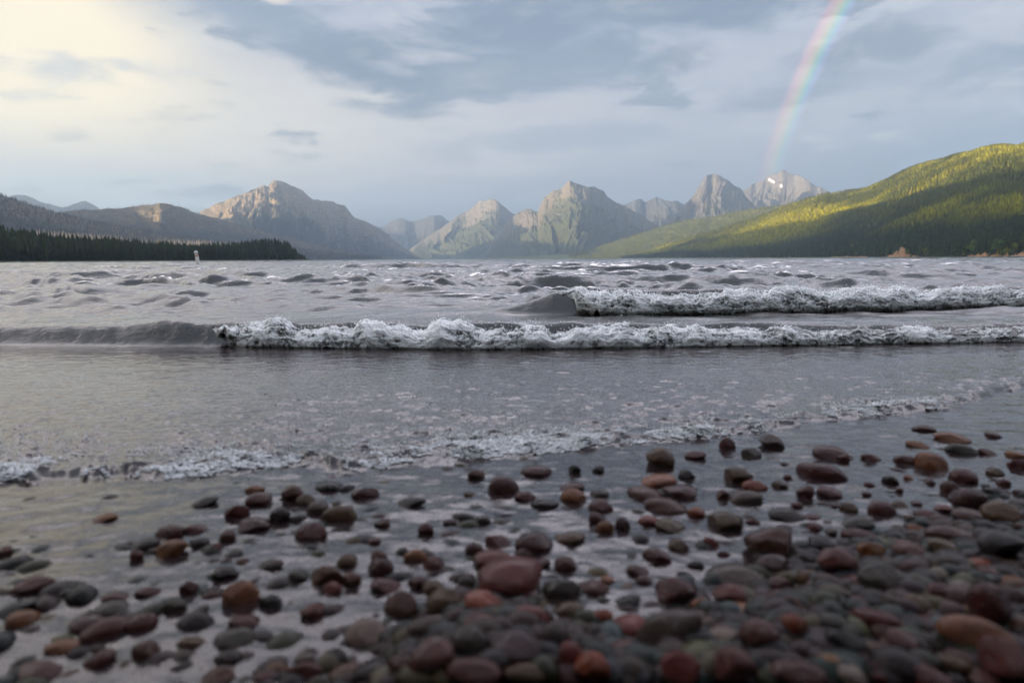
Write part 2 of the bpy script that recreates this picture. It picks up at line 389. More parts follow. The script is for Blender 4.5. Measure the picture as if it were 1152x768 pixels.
mt_r = Ridge([(735, 272), (748, 252), (756, 243), (765, 238), (772, 229), (778, 223), (785, 213), (790, 204), (795, 198), (800, 195.5), (806, 195), (811, 198.5), (817, 203), (825, 208), (833, 212), (840, 222), (850, 232), (870, 248), (890, 262)],
             Dc=[(735, 9900), (803, 10200), (890, 9800)], Db=[(735, 8200), (890, 8000)], shape=((0, 0), (.4, .33), (.62, .52), (.8, .72), (1, 1)), jag=.7, amp=.24, wl=420, seed=77, nu=320, nt=120)
mt_r2 = Ridge([(815, 245), (828, 222), (840, 212), (850, 206), (856, 203), (862, 200), (870, 195.5), (876, 194), (881, 191.5), (886, 194), (893, 195.5), (900, 198), (908, 203), (916, 208), (926, 212), (936, 216), (942, 215), (949, 213), (955, 213.5), (962, 219), (985, 226), (1010, 240)],
              Dc=12500, Db=10400, shape=((0, 0), (.4, .3), (.7, .58), (1, 1)), jag=.8, amp=.26, wl=520, seed=83, nu=360, nt=120)
mt_ll = Ridge([(-60, 236), (-20, 226), (0, 218), (10, 221), (20, 218.5), (28, 218.5), (36, 222), (45, 226.5), (58, 230), (70, 233), (78, 232), (85, 229), (90, 227.5), (96, 226.5), (101, 229), (106, 231), (120, 240), (150, 255)],
              Dc=13000, Db=11500, jag=.8, amp=.25, wl=500, seed=90, nu=260, nt=70)

FOREST_FLOOR = mountain_mat('forest_floor', (.018, .024, .008), (.085, .075, .020), (.16, .115, .04), 1.25, size=260)
MEADOW_HILL = mountain_mat('meadow_slope', (.07, .075, .020), (.12, .105, .03), (.17, .13, .05), .9, size=420)
BURNT = mountain_mat('burnt_slope', (.028, .034, .038), (.058, .058, .052), (.17, .13, .08), .62, size=330)
ROCK_L = mountain_mat('weathered_rock', (.020, .024, .020), (.058, .054, .047), (.21, .155, .095), .62, size=520)
ROCK_M = mountain_mat('cliff_rock', (.036, .039, .018), (.052, .050, .046), (.16, .13, .092), .86, size=380)
ROCK_G = mountain_mat('grey_rock', (.034, .040, .024), (.05, .048, .047), (.11, .095, .078), .60, size=420)
ROCK_S = mountain_mat('snowy_rock', (.034, .040, .026), (.052, .05, .05), (.115, .10, .085), .50, snow=True, size=420)
ROCK_F = mountain_mat('far_rock', (.022, .027, .026), (.038, .040, .040), (.065, .06, .055), .55, size=700)
st = dict(kind='structure')
hill_r.build('hill', FOREST_FLOOR, **st)
hill_mid.build('hill', MEADOW_HILL, **st)
hill_l.build('hill', BURNT, **st)
hill_l2.build('hill', BURNT, **st)
mt_l.build('mountain', ROCK_L, **st)
mt_far.build('mountain', ROCK_F, **st)
mt_c.build('mountain', ROCK_M, **st)
mt_m.build('mountain', ROCK_M, **st)
mt_b.build('mountain', ROCK_F, **st)
mt_r.build('mountain', ROCK_G, **st)
_pxs = mt_r2.px[mt_r2.U]; _pel = np.degrees(np.arctan2(mt_r2.Z, mt_r2.R)); _ppy = 291.5 - (_pxs - 576) * .00524 - np.tan(np.radians(_pel)) * 768
snow = np.maximum(np.exp(-((_pxs - 868) / 4.5) ** 2 - ((_ppy - 211.5 - (_pxs-868)*.4) / 1.8) ** 2), np.exp(-((_pxs - 879.5) / 1.6) ** 2 - ((_ppy - 217.5) / 1.8) ** 2))
mt_r2.build('mountain', ROCK_S, {'snow': snow}, **st)
mt_ll.build('mountain', ROCK_F, **st)

# the unseen ridge behind the camera on the left, its skyline fitted to keep the beach, the bay and the lower hillside in evening shade
tx, ty = -math.sin(SUN_AZ), -math.cos(SUN_AZ)            # horizontal direction the light travels
nx, ny = -ty, tx
TAN = math.tan(SUN_EL)
def ridge_need(P): return P[0] * nx + P[1] * ny, P[2] + (P[0] * tx + P[1] * ty + 2500) * TAN
def on_ridge(rg, px, py):
    i = int(np.argmin(np.abs(rg.px - px))); e = azel(px, py)[1]
    el = np.arctan2(rg.Z[i], rg.R[i]); ok = rg.T[i] <= 1
    j = int(np.argmax((el >= e) & ok)); return rg.V[i, j]
need = [ridge_need(on_ridge(hill_r, px, py)) for px, py in ((1152, 192), (1110, 201), (1080, 208), (1050, 216), (1020, 223), (990, 231), (960, 238), (930, 245), (900, 250), (870, 256), (840, 262), (800, 268), (770, 275), (740, 282))]
need.sort()
q0, z0 = need[0]; q1, z1 = need[-1]
prof = [(-5000, 500), (-2500, 640), (q0 - 700, z0 + 40)] + need + [(4450, 500), (4900, 462), (5300, 475), (5600, 590), (6100, 690), (7000, 745), (7800, 730), (9500, 640), (12500, 420)]
prof = [(q, z) for q, z in prof]
print('RIDGE', [(int(a), int(b)) for a, b in prof])
qs = np.linspace(-2400, 9500, 400); zr = interp(sorted(prof), qs)
zr = zr + (fbm(qs / 160., qs * 0, 4, 99) - .5) * 26
ss = np.array([-3700, -3500, -3300, -3000, -2700, -2500, -2380, -2250, -2120, -2000.]); sf = np.array([-.02, .35, .65, .86, .96, 1, .8, .5, .22, -.02])
Q, SS = np.meshgrid(qs, ss, indexing='ij')
ZZ = zr[:, None] * sf[None] + (fbm(Q / 300, SS / 300, 4, 71) - .5) * 60 * (sf < .99)
RV = np.stack([SS * tx + Q * nx, SS * ty + Q * ny, ZZ], -1)
obj('hill', mesh_np('hill', RV.reshape(-1, 3), grid_faces(len(qs), len(ss)), FOREST_FLOOR, True, {'rise': np.zeros(RV.shape[:2])}), **st)

# ------------------------------------------------------------------ forests
def conifer_proto(tiers, sides, seed):
    r = random.Random(seed); V = []; Fc = []
    for k in range(tiers):
        z0 = .06 + .90 * k / tiers * .95; z1 = min(1.0, z0 + 1.45 / tiers); rad = .17 * (1 - k / tiers) ** .85 + .015
        b = len(V); V.append((0, 0, z1))
        for j in range(sides):
            a = 2 * math.pi * (j + .5 * (k % 2)) / sides + r.uniform(-.2, .2); q = rad * r.uniform(.7, 1.25)
            V.append((q * math.cos(a), q * math.sin(a), z0 - r.uniform(0, .05)))
        for j in range(sides): Fc.append((b, b + 1 + j, b + 1 + (j + 1) % sides))
    return np.array(V, float), np.array(Fc, int)
LEAF = leaf_mat('needles', (.045, .055, .012))
SNAG = leaf_mat('dead_wood', (.13, .12, .115), .95)
def forest(name, P, h, wid, tints, proto, m, lean=.0, **props):
    n = len(P); s = np.stack([h * wid, h * wid, h], 1)
    V, Fc = merge(proto[0], proto[1], P, s, rng.uniform(0, 6.28, n), rng.normal(0, lean, (n, 2)) if lean else None)
    col = np.repeat(tints, len(proto[0]), 0)
    return obj(name, mesh_np(name, V, Fc, m, False, None, {'tint': col}), **props)
# right hill: thick conifers with yellower patches and a few bare trunks; shade painted low, sunlight high
def fu_of(rg, px): return (px - rg.px[0]) / (rg.px[-1] - rg.px[0])
def scatter(rg, n, px0, px1, t0, t1, power=1.0):
    px = rng.uniform(px0, px1, n); t = t0 + (t1 - t0) * rng.uniform(0, 1, n) ** power
    return rg.at(fu_of(rg, px), t), px, t
P, px, t = scatter(hill_r, 62000, 700, 1190, .012, 1.0, 1.15)
P2, px2, t2 = scatter(hill_r, 9000, 950, 1190, .97, 1.0); P = np.r_[P, P2]; px = np.r_[px, px2]; t = np.r_[t, t2]
dens = fbm(P[:, 0] / 260, P[:, 1] / 260, 4, 5); keep = rng.uniform(0, 1, len(P)) < np.clip((dens - .26) * 4.2, .22, 1)
P = P[keep]; t = t[keep]; n = len(P)
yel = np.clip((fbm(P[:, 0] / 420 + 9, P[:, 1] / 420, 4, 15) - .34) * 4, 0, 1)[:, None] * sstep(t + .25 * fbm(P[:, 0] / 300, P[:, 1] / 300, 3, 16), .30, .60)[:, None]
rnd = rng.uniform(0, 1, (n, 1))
tint = ((np.array([[.40, .50, .42]]) + np.array([[.75, .6, .0]]) * sstep(t, .2, .5)[:, None]) * (1 - yel) + np.array([[4.1, 3.2, .2]]) * yel) * (.38 + 1.05 * rng.uniform(0, 1, (n, 1)))  # darker low, brighter upslope: shade and sunlight put into the tint
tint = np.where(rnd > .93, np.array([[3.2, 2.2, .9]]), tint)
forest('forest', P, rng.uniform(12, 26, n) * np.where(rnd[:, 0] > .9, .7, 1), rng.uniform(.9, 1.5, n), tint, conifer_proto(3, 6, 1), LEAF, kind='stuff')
P, px, t = scatter(hill_mid, 16000, 640, 960, .03, 1.0)
n = len(P); tint = np.array([[1.6, 1.4, .5]]) * (.3 + 1.3 * rng.uniform(0, 1, (n, 1)))
forest('forest', P, rng.uniform(10, 24, n), rng.uniform(.9, 1.4, n), tint, conifer_proto(2, 5, 2), LEAF, kind='stuff')
# left hills: a burnt wood, bare grey and rust coloured trunks
stick = (np.array([(.05, 0, 0), (-.025, .043, 0), (-.025, -.043, 0), (0, 0, 1)], float), np.array([(0, 1, 3), (1, 2, 3), (2, 0, 3)]))
for rg, n, a, b in ((hill_l, 13000, -20, 420), (hill_l2, 13000, -10, 430)):
    P, px, t = scatter(rg, n, a, b, .05, 1.0)
    tint = np.array([[.46, .46, .50]]) * (.5 + .9 * rng.uniform(0, 1, (n, 1)))
    g = rng.uniform(0, 1, (n, 1)); tint = np.where(g > .86, np.array([[.18, .24, .15]]), tint)
    forest('burnt_forest', P, rng.uniform(10, 20, n), np.where(g[:, 0] > .86, 3.2, 1.3), tint, stick, SNAG, .03, kind='stuff')

# the wooded point on the left: its ground, the mass behind, and the front row tree by tree
PT = [(-420, 560), (-200, 600), (0, 700), (120, 800), (240, 950), (320, 1080), (345, 1150)]
def point_xy(px, d):
    a, _ = azel(px, np.full_like(np.asarray(px, float), 291.)); return np.sin(a) * d, np.cos(a) * d
def point_z(px, back):
    hgt = interp([(-420, 22), (0, 16), (80, 10), (150, 8), (220, 5), (260, 9), (300, 17), (325, 14), (338, 5), (350, 0)], px)
    return .6 + hgt * sstep(back, 0, 130)
pu = np.linspace(-420, 352, 160); bk = np.r_[-12, 0, np.linspace(6, 260, 30), 330]
PU, BK = np.meshgrid(pu, bk, indexing='ij')
X, Y = point_xy(PU, interp(PT, PU) + BK); Zp = np.where(BK < 0, -2, np.where(BK > 300, -2, point_z(PU, BK)))
obj('shore_terrain', mesh_np('shore_terrain', np.stack([X, Y, Zp], -1).reshape(-1, 3), grid_faces(160, len(bk)), FOREST_FLOOR, True, {'rise': X * 0}), kind='structure')
n = 3200
px = rng.uniform(-120, 344, n); back = rng.uniform(8, 240, n)
X, Y = point_xy(px, interp(PT, px) + back); P = np.stack([X, Y, point_z(px, back) - .3], 1)
edge = np.clip((346 - px) / 22, .35, 1)
tint = np.array([[.30, .42, .42]]) * (.5 + .9 * rng.uniform(0, 1, (n, 1)))
forest('conifer_wood', P, rng.uniform(8, 21.5, n) * edge, rng.uniform(.9, 1.3, n), tint, conifer_proto(6, 7, 4), LEAF, kind='stuff')

def crown_mesh(name, seed, m, slim=1.0):
    r = np.random.default_rng(seed); V = []; Fc = []; tn = []
    for k in range(230):
        u = r.uniform(.05, 1) ** .85; z = u; rad = (.19 * (1 - u) ** .8 + .012) * r.uniform(.65, 1.15) * slim; a = r.uniform(0, 6.283)
        d = np.array([math.cos(a), math.sin(a), 0]); s = np.array([-d[1], d[0], 0]); w = rad * .34 + .006
        b = len(V); tip = d * rad + np.array([0, 0, z - rad * .45]); mid = d * rad * .55 + np.array([0, 0, z - rad * .08]); root = np.array([0, 0, z + .012])
        V += [root, mid + s * w, tip, mid - s * w, mid + np.array([0, 0, -rad * .22])]
        Fc += [(b, b + 1, b + 2), (b, b + 2, b + 3), (b + 1, b + 4, b + 2), (b + 4, b + 3, b + 2)]
        tn += [r.uniform(.6, 1.35)] * 5
    tn = np.array(tn)[:, None] * np.array([[.30, .44, .40]])
    return mesh_np(name, np.array(V), np.array(Fc), m, False, None, {'tint': tn})
BARK, nt, b = mat('bark'); link(nt, mixc(nt, noise(nt, geo_pos(nt), 3.0).smooth(.3, .7), (.05, .038, .03), (.10, .08, .065)), b.inputs['Base Color']); b.inputs['Roughness'].default_value = .95
def trunk_mesh(name, h0=0.0, h1=.8, r0=.016):
    bm = bmesh.new(); rings = []
    for k in range(6):
        z = h0 + (h1 - h0) * k / 5; r = r0 * (1 - .8 * k / 5)
        rings.append([bm.verts.new((r * math.cos(a) + .004 * math.sin(3 * z), r * math.sin(a), z)) for a in np.linspace(0, 2 * math.pi, 8)[:-1]])
    for a, c in zip(rings[:-1], rings[1:]):
        for j in range(7): bm.faces.new((a[j], a[(j + 1) % 7], c[(j + 1) % 7], c[j]))
    return bm_mesh(name, bm, BARK)
crowns = [crown_mesh('crown', 100 + k, LEAF, s) for k, s in enumerate((1, .85, 1.15, .95, 1.05))]
trunk = trunk_mesh('trunk')
N_ROW = 118
for k in range(N_ROW):
    p_ = -14 + (346 + 14) * (k + rng.uniform(.1, .9)) / N_ROW
    bk_ = rng.uniform(3, 12); x_, y_ = point_xy(np.array([p_]), interp(PT, np.array([p_])) + bk_)
    h_ = rng.uniform(6, 18.5) * (float(np.clip((349 - p_) / 26, .4, 1)))
    e_ = empty('conifer_tree', (float(x_[0]), float(y_[0]), .3), label='dark conifer in the front row on the wooded point behind the buoy', category='tree', group='conifers in the front row of the wooded point')
    e_.scale = (h_, h_, h_); e_.rotation_euler.z = rng.uniform(0, 6.28)
    obj('crown', crowns[k % 5], e_); obj('trunk', trunk, e_)

# dead trunks behind the point, in shade; sunlight put into their pale colour
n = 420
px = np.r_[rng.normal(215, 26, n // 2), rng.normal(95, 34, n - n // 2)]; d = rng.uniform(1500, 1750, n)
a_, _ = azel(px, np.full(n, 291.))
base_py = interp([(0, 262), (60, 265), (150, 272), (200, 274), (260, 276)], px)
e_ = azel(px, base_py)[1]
SUNLIT_PALE = leaf_mat('sunlit_toned_wood', (.72, .55, .40), .9)  # pale warm colour stands in for sun on the shaded trunks
gx = np.linspace(-30, 330, 60); gd = np.array([1380, 1450, 1520, 1800, 2000.])
GX, GD = np.meshgrid(gx, gd, indexing='ij'); aG, _ = azel(GX, np.full_like(GX, 291.)); eG = azel(GX, interp([(-30, 260), (0, 262), (60, 266), (150, 273), (200, 275), (260, 277), (330, 284)], GX))[1]
ZG = np.where(GD < 1400, -3, np.tan(eG) * GD * np.where(GD < 1500, .8, 1))
obj('burnt_terrace', mesh_np('burnt_terrace', np.stack([np.sin(aG) * GD, np.cos(aG) * GD, ZG], -1).reshape(-1, 3), grid_faces(60, 5), BURNT, True, {'rise': GX * 0 + .5}), kind='structure')
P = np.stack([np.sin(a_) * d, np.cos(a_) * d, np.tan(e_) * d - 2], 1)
forest('dead_trunks', P, rng.uniform(7, 15, n), np.full(n, 1.4), np.array([[1, 1, 1]]) * rng.uniform(.5, 1.1, (n, 1)), stick, SUNLIT_PALE, .03, kind='stuff')

# wooded bank added out of view to keep the sky off the stones' near faces
ba = np.linspace(R(88), R(272), 90); brr = np.array([3.5, 5, 7, 10, 16, 26, 40, 44.])
bh = np.array([-.4, .25, .6, 1.2, 2.4, 4.0, 4.5, -.5])
A, B_ = np.meshgrid(ba, brr, indexing='ij'); rr_ = B_ * (1 + .25 * (fbm(A * 3, B_ * .1, 3, 5) - .5))
ez = np.minimum(sstep(A, R(88), R(104)), 1 - sstep(A, R(256), R(272))); Zb_ = np.where(bh[None] > 0, (bh[None] + (fbm(A * 9, B_ * .5, 3, 6) - .5) * .5) * (.06 + .94 * ez), bh[None])
obj('added_bank', mesh_np('added_bank', np.stack([np.sin(A) * rr_, np.cos(A) * rr_, Zb_], -1).reshape(-1, 3), grid_faces(90, len(brr)), FOREST_FLOOR, True, {'rise': A * 0}), kind='structure')
n = 420; A = rng.uniform(R(100), R(260), n); B_ = rng.uniform(8, 38, n)
P = np.stack([np.sin(A) * B_, np.cos(A) * B_, np.interp(B_, brr, bh) - .8], 1)
forest('conifer_wood', P, rng.uniform(7, 15, n), rng.uniform(.9, 1.4, n), np.array([[.5, .65, .6]]) * rng.uniform(.5, 1.3, (n, 1)), conifer_proto(7, 8, 6), LEAF, kind='stuff')  # unseen trees, added with the bank to block the rear sky

# right shore: earth bank, shore trees
EARTH, nt, b = mat('bare_earth'); p = geo_pos(nt)
link(nt, mixc(nt, noise(nt, p, .25, 5, .65).smooth(.35, .65), (.20, .105, .05), (.36, .21, .11)), b.inputs['Base Color']); b.inputs['Roughness'].default_value = 1
def shore_at(px, off):
    px = np.asarray(px, float); a, _ = azel(px, np.full_like(px, 289.)); d = interp(SHORE_R, px) + off
    return np.sin(a) * d, np.cos(a) * d
def bank(name, px0, px1, hs, seed, label):
    pu = np.linspace(px0, px1, 70); off = np.linspace(-14, 26, 14); A, B = np.meshgrid(pu, off, indexing='ij')
    X, Y = shore_at(A, B); H = interp(hs, A) * (.65 + .7 * fbm(A / 1.6, B / 9, 4, seed))
    Z = -1 + (H + 1) * sstep(B, -14, 8) 
    return obj(name, mesh_np(name, np.stack([X, Y, Z], -1).reshape(-1, 3), grid_faces(70, 14), EARTH), kind='structure')
bank('earth_bank', 988, 1036, [(988, 0), (995, 3), (1004, 4.5), (1009, 12), (1014, 17), (1018, 15), (1021, 5), (1030, 3.5), (1036, 0)], 4, '')
bank('earth_bank', 1084, 1175, [(1084, 0), (1092, 4.5), (1105, 6), (1130, 5), (1150, 5.5), (1175, 3)], 6, '')
bank('earth_bank', 930, 988, [(930, 0), (945, 1.5), (965, 1.8), (988, .8)], 8, '')
def broadleaf(name, seed, tint):
    r = np.random.default_rng(seed); V = []; Fc = []; tn = []
    cl = [(r.normal(0, .13), r.normal(0, .13), r.uniform(.3, .9), r.uniform(.10, .19)) for _ in range(13)]
    for cx, cy, cz, cr in cl:
        br = r.uniform(.7, 1.35)
        for _ in range(60):
            v = r.normal(0, 1, 3); v /= np.linalg.norm(v); q = cr * r.uniform(.55, 1.05); c = np.array([cx, cy, cz]) + v * q * np.array([1, 1, .85])
            a = r.normal(0, 1, 3); a /= np.linalg.norm(a); bb = np.cross(a, r.normal(0, 1, 3)); bb /= np.linalg.norm(bb); s = r.uniform(.018, .034)
            k = len(V); V += [c - a * s, c + bb * s * .7, c + a * s, c - bb * s * .7]; Fc += [(k, k + 1, k + 2), (k, k + 2, k + 3)]; tn += [br * r.uniform(.75, 1.25)] * 4
    return mesh_np(name, np.array(V), np.array(Fc), LEAF, False, None, {'tint': np.array(tn)[:, None] * np.array([tint])})
bl = [broadleaf('crown', 300 + k, tt) for k, tt in enumerate(((2.4, 2.9, 2.6), (1.5, 2.0, 2.0), (3.2, 3.2, 1.4)))]
trunk_b = trunk_mesh('trunk', 0, .7, .03)
for px_, h_, kk, lab in ((1092, 22, 0, 'tall pale green broadleaf tree at the left end of the long orange bank'), (1120, 23, 1, 'dull green broad tree rising behind the middle of the long orange bank'),
                         (1074, 13, 0, 'small rounded green tree just left of the long orange bank'), (1140, 16, 2, 'yellow green tree at the right edge of the photo beside the boat'),
                         (1131, 9, 2, 'low yellow green bush tree left of the yellow green tree by the boat'), (1021, 13, 0, 'thin green tree on the right shoulder of the steep orange bank'),
                         (1041, 14, 2, 'slim yellow green tree right of the steep orange bank'), (1033, 10, 1, 'small green tree between the steep orange bank and the slim yellow tree'),
                         (985, 13, 1, 'round dull green tree left of the steep orange bank'), (963, 10, 0, 'small pale green shore tree far left of the steep orange bank')):
    x_, y_ = shore_at(np.array([px_]), -4.)
    e_ = empty('broadleaf_tree', (float(x_[0]), float(y_[0]), 1.0), label=lab, category='tree')
    e_.scale = (h_, h_, h_); e_.rotation_euler.z = px_
    obj('crown', bl[kk], e_); obj('trunk', trunk_b, e_)

# ------------------------------------------------------------------ the shore: lakebed, water, breakers
RF = curve_az([(-400, 560), (0, 546), (80, 541), (150, 545), (230, 536), (300, 531), (360, 528), (420, 531), (480, 522), (560, 513), (640, 509), (700, 503), (760, 500), (800, 494), (860, 486), (900, 480), (960, 474), (1000, 469), (1080, 461), (1152, 440), (1500, 400)], lambda p: ground_r(p[:, 0], p[:, 1], .0))
RB1 = curve_az([(-600, 389), (0, 389), (250, 390), (420, 392), (560, 393), (700, 391), (850, 389), (1000, 387), (1152, 385), (1800, 382)], lambda p: ground_r(p[:, 0], p[:, 1], .008))
RB2 = curve_az([(-600, 352), (580, 353), (640, 354), (700, 354), (760, 353), (850, 351), (1000, 348), (1152, 344), (1800, 340)], lambda p: ground_r(p[:, 0], p[:, 1], .0))
def H1(px): return interp([(-600, .05), (0, .085), (130, .095), (250, .115), (450, .108), (700, .105), (850, .10), (930, .085), (1152, .083), (1800, .06)], px)
def H2(px): return interp([(-600, .0), (430, 0), (545, .03), (590, .09), (622, .17), (680, .18), (760, .17), (850, .165), (1000, .15), (1152, .155), (1800, .12)], px)
LAND = [(-600, 900), (200, 860), (400, 775), (460, 700), (520, 660), (590, 660), (640, 705), (720, 705), (800, 668), (860, 640), (940, 615), (1000, 600), (1060, 572), (1152, 538), (1500, 500)]
def bed_z(x, y):
    r = np.hypot(x, y)
    z = -.010 - .016 * np.clip(r - 1.0, 0, 1.5) - .07 * np.clip(r - 2.5, 0, 20) ** .9
    px, py = project(x, np.maximum(y, .2), 0 * x)
    m = sstep(py - interp(LAND, np.clip(px, -600, 1500)), -25, 120) * (r < 2.2) * (y > .05)
    z = z + .040 * m + .006 * (fbm(x * 5, y * 5, 3, 44) - .5)
    z = np.where(y < .3, np.maximum(z, -.01 + .02 * sstep(-y, -.3, .1) - .0 + .06 * np.clip(-y, 0, 30)), z)
    return np.maximum(z, -9)
az_in = np.linspace(R(-46), R(46), 1080); az_out = np.linspace(R(46), R(100), 40)[1:]
AZ = np.r_[-az_out[::-1], az_in, az_out]
def geo(a, b, k): return a * (b / a) ** (np.arange(0, 1, k / math.log(b / a)))
RR = np.r_[geo(.42, 3.2, .0042), geo(3.2, 60, .0042), geo(60, 400, .012), geo(400, 15800, .05), 15800]
Aw, Rw = np.meshgrid(AZ, RR, indexing='ij')
Xw, Yw = np.sin(Aw) * Rw, np.cos(Aw) * Rw
PXw = 576 + F * np.tan(np.clip(Aw, R(-60), R(60))) * 1.007
rf, rb1, rb2 = RF(Aw), RB1(Aw), RB2(Aw)
Zw = np.zeros_like(Xw)
# foreground film with small wind ripples
m0 = Rw < rf + .02
rip = (fbm(Xw * 15, Yw * 27, 3, 7, .42) - .5) * .0040 + (fbm(Xw * 45 + Yw * 9, Yw * 60, 2, 8) - .5) * .0006
Zw += np.where(m0, rip * (.6 + .8 * fbm(Xw * 4, Yw * 4, 2, 10)), 0)
# swash sheet running up the beach
jit = (fbm(Aw * 34, Rw * 5, 4, 12) - .5) * .09
fr = Rw - rf - jit
sheet = sstep(fr, 0, .06) * (.007 + .009 * np.exp(-(fr / .12) ** 2) * fbm(Aw * 20, Rw * 4, 2, 13) + .006 * np.exp(-(fr / .16) ** 2) * (ridged(Xw * 17, Yw * 24, 4, 14) - .45)) * (Rw < rb1 + .6)
near = np.exp(-np.clip(fr, 0, 9) / .55)
bm_ = ridged(Xw * 11, Yw * 16, 3, 21) - .62
bumps = np.maximum(fbm(Xw * 26, Yw * 36, 3, 23) - .56, 0) * .055
sw = (bm_ * .006 * near + bumps * (.07 + .50 * near) + (fbm(Xw * 24, Yw * 44, 4, 25, .6) - .5) * .0036) * sstep(fr, -.01, .06)
Zw += np.where(Rw < rb1 + .4, sheet + sw * (1 - sstep(Rw, rb1 - .1, rb1 + .3)), 0)
# sea state
seaf = 2.5 * sstep(Rw, rb1 + .05, rb1 + .5) * (.18 + .82 * sstep(Rw, 4.0, 9.0))
Z2 = np.zeros_like(Xw)
spec = []
rs = np.random.default_rng(77)
for L, n_, st_ in ((3.2, 3, .030), (2.1, 5, .034), (1.4, 6, .040), (.9, 7, .050), (.58, 8, .066), (.37, 9, .074), (.24, 10, .078), (.16, 10, .078), (.11, 9, .065)):
    for _ in range(n_):
        l = L * rs.uniform(.8, 1.25); th = rs.normal(0, .24 if L > .8 else .40) + .10; spec.append((2 * math.pi / l, th, st_ * l / (2 * math.pi) / math.sqrt(n_) * 1.4, rs.uniform(0, 6.28)))
wx = Xw + (fbm(Xw * .5, Yw * .5, 2, 31) - .5) * 1.2; wy = Yw + (fbm(Xw * .4 + 7, Yw * .4, 2, 32) - .5) * 1.6
for kk, th, am, ph in spec:
    l = 2 * math.pi / kk
    res = sstep(l / (Rw * .0042 + 1e-6), 2.2, 5.0)
    ph_ = kk * (wx * math.sin(th) + wy * math.cos(th)) + ph
    Z2 += am * res * (.65 * np.sin(ph_) + .45 * (1.1 - 2 * np.abs(np.sin(ph_ * .5 - .785)) ** 1.15))
gust = .55 + .9 * fbm(Xw * .10, Yw * .22, 3, 34)
Z2 = Z2 * gust
Z2 = np.where(Z2 > 0, Z2 * 1.15, Z2 * .85)
Zw += Z2 * seaf
# swells standing out in the photo: (column, row of foot, half width px, height)
def crest(px0, py0, wpx, h, wf=.13, wb=.45, bend=0.0):
    r0 = float(ground_r(px0, py0, 0)); M = (np.abs(PXw_ - px0) < wpx * 3) & (Rw_ > r0 * .9) & (Rw_ < r0 * 1.9)
    PXw, Rw = PXw_[M], Rw_[M]; s = PXw - px0
    k = 1 + .02 * (fbm(PXw / 40, PXw * 0 + px0, 3, int(px0)) - .5)
    d = Rw - r0 * k * (1 - bend * (s / 300) ** 2)
    e = np.exp(-np.abs(s / (wpx * 1.35)) ** 2.2)
    f = np.where(d < 0, 0, np.where(d < wf * r0 / 5, sstep(d, 0, wf * r0 / 5), np.exp(-(np.maximum(d - wf * r0 / 5, 0) / (wb * r0 / 5)) ** 1.3)))
    out = np.zeros_like(PXw_); out[M] = .85 * h * e * f * (.75 + .5 * fbm(PXw / 16, Rw * 2, 3, 4)) * (.8 + .4 * fbm(PXw / 14, Rw * 1.3, 3, 3)); return out
PXw_, Rw_ = PXw, Rw
for a in ((100, 332, 150, .10, .3, .5), (265, 322, 40, .16), (365, 318, 45, .16), (525, 322, 55, .18), (430, 314, 35, .16), (700, 321, 120, .14), (90, 312, 60, .15), (860, 320, 60, .13), (600, 309, 40, .20), (1010, 312, 60, .15), (780, 309, 60, .16), (220, 309, 50, .18), (620, 342, 26, .12, .2, .4)):
    Zw += crest(*a)
# the two breakers: dark face and the back of the wave
lump1 = .9 + .25 * (fbm(PXw / 60, PXw * 0, 3, 51) - .5); lump2 = .9 + .3 * (fbm(PXw / 50, PXw * 0, 3, 52) - .5)
def wave(rb, h, wf, wb):
    d = Rw - rb; return h * np.where(d < 0, 0, np.where(d < wf, sstep(d, 0, wf), np.exp(-(np.maximum(d - wf, 0) / wb) ** 1.25)))
face1 = interp([(-600, .16), (150, .15), (260, .13), (1152, .13)], np.clip(PXw, -600, 1152))
Zw += wave(rb1, H1(PXw) * lump1, face1, .38) * (1 + .12 * (fbm(PXw / 18, Rw * 8, 3, 54) - .5))
Zw += wave(rb2, H2(PXw) * lump2, .17, .5)
deep = sstep(Rw, rb1 - .45, rb1 + .25) * .93 + .05 * sstep(Rw, 4, 12)
silt = sstep(Rw - rf, .0, .25) * (1 - sstep(Rw, rb1 - .30, rb1 + .05)); deep = np.clip(np.maximum(deep, .13 * (Rw < rf + .3)), 0, 1); deep = np.clip(np.maximum(deep, .26 * silt * (.6 + .8 * fbm(Xw * 3, Yw * 4, 3, 47))), 0, 1)

WATER, nt, b = mat('lake_water'); nt.nodes.remove(b)
p = geo_pos(nt); dp = S(attr(nt, 'deep')); far = S(attr(nt, 'far'))
bw = nt.nodes.new('ShaderNodeBump'); bw.inputs['Strength'].default_value = 1.0; bw.inputs['Distance'].default_value = 1.0
w1 = noise(nt, scaled(nt, p, 1, 1.6, 1), 9.0, 6, .66, .8); w2 = noise(nt, scaled(nt, p, 1, 1.5, 1), 2.2, 4, .6, .4)
w3 = noise(nt, scaled(nt, p, 1, 1.7, 1), 36.0, 3, .6, .5)
hgt = (w1 * .008 * dp + w3 * .0026 * dp + w2 * .10 * far)
link(nt, hgt, bw.inputs['Height'])
fres = nt.nodes.new('ShaderNodeFresnel'); link(nt, dp * .35 + far * .10 + 1.42, fres.inputs['IOR']); nt.links.new(bw.outputs[0], fres.inputs['Normal'])  # index set above real water to brighten the reflections
gl = nt.nodes.new('ShaderNodeBsdfGlossy'); nt.links.new(bw.outputs[0], gl.inputs['Normal']); gl.inputs['Color'].default_value = (1, 1, 1, 1)
link(nt, far * .05 + .02, gl.inputs['Roughness'])
tr = nt.nodes.new('ShaderNodeBsdfTransparent'); link(nt, mixc(nt, dp, (.95, .94, .93), (.75, .75, .72)), tr.inputs['Color'])
df = nt.nodes.new('ShaderNodeBsdfDiffuse'); link(nt, mixc(nt, S(attr(nt, 'silt')), mixc(nt, far, (.017, .0135, .0135), (.006, .011, .014)), (.15, .098, .105)), df.inputs['Color'])
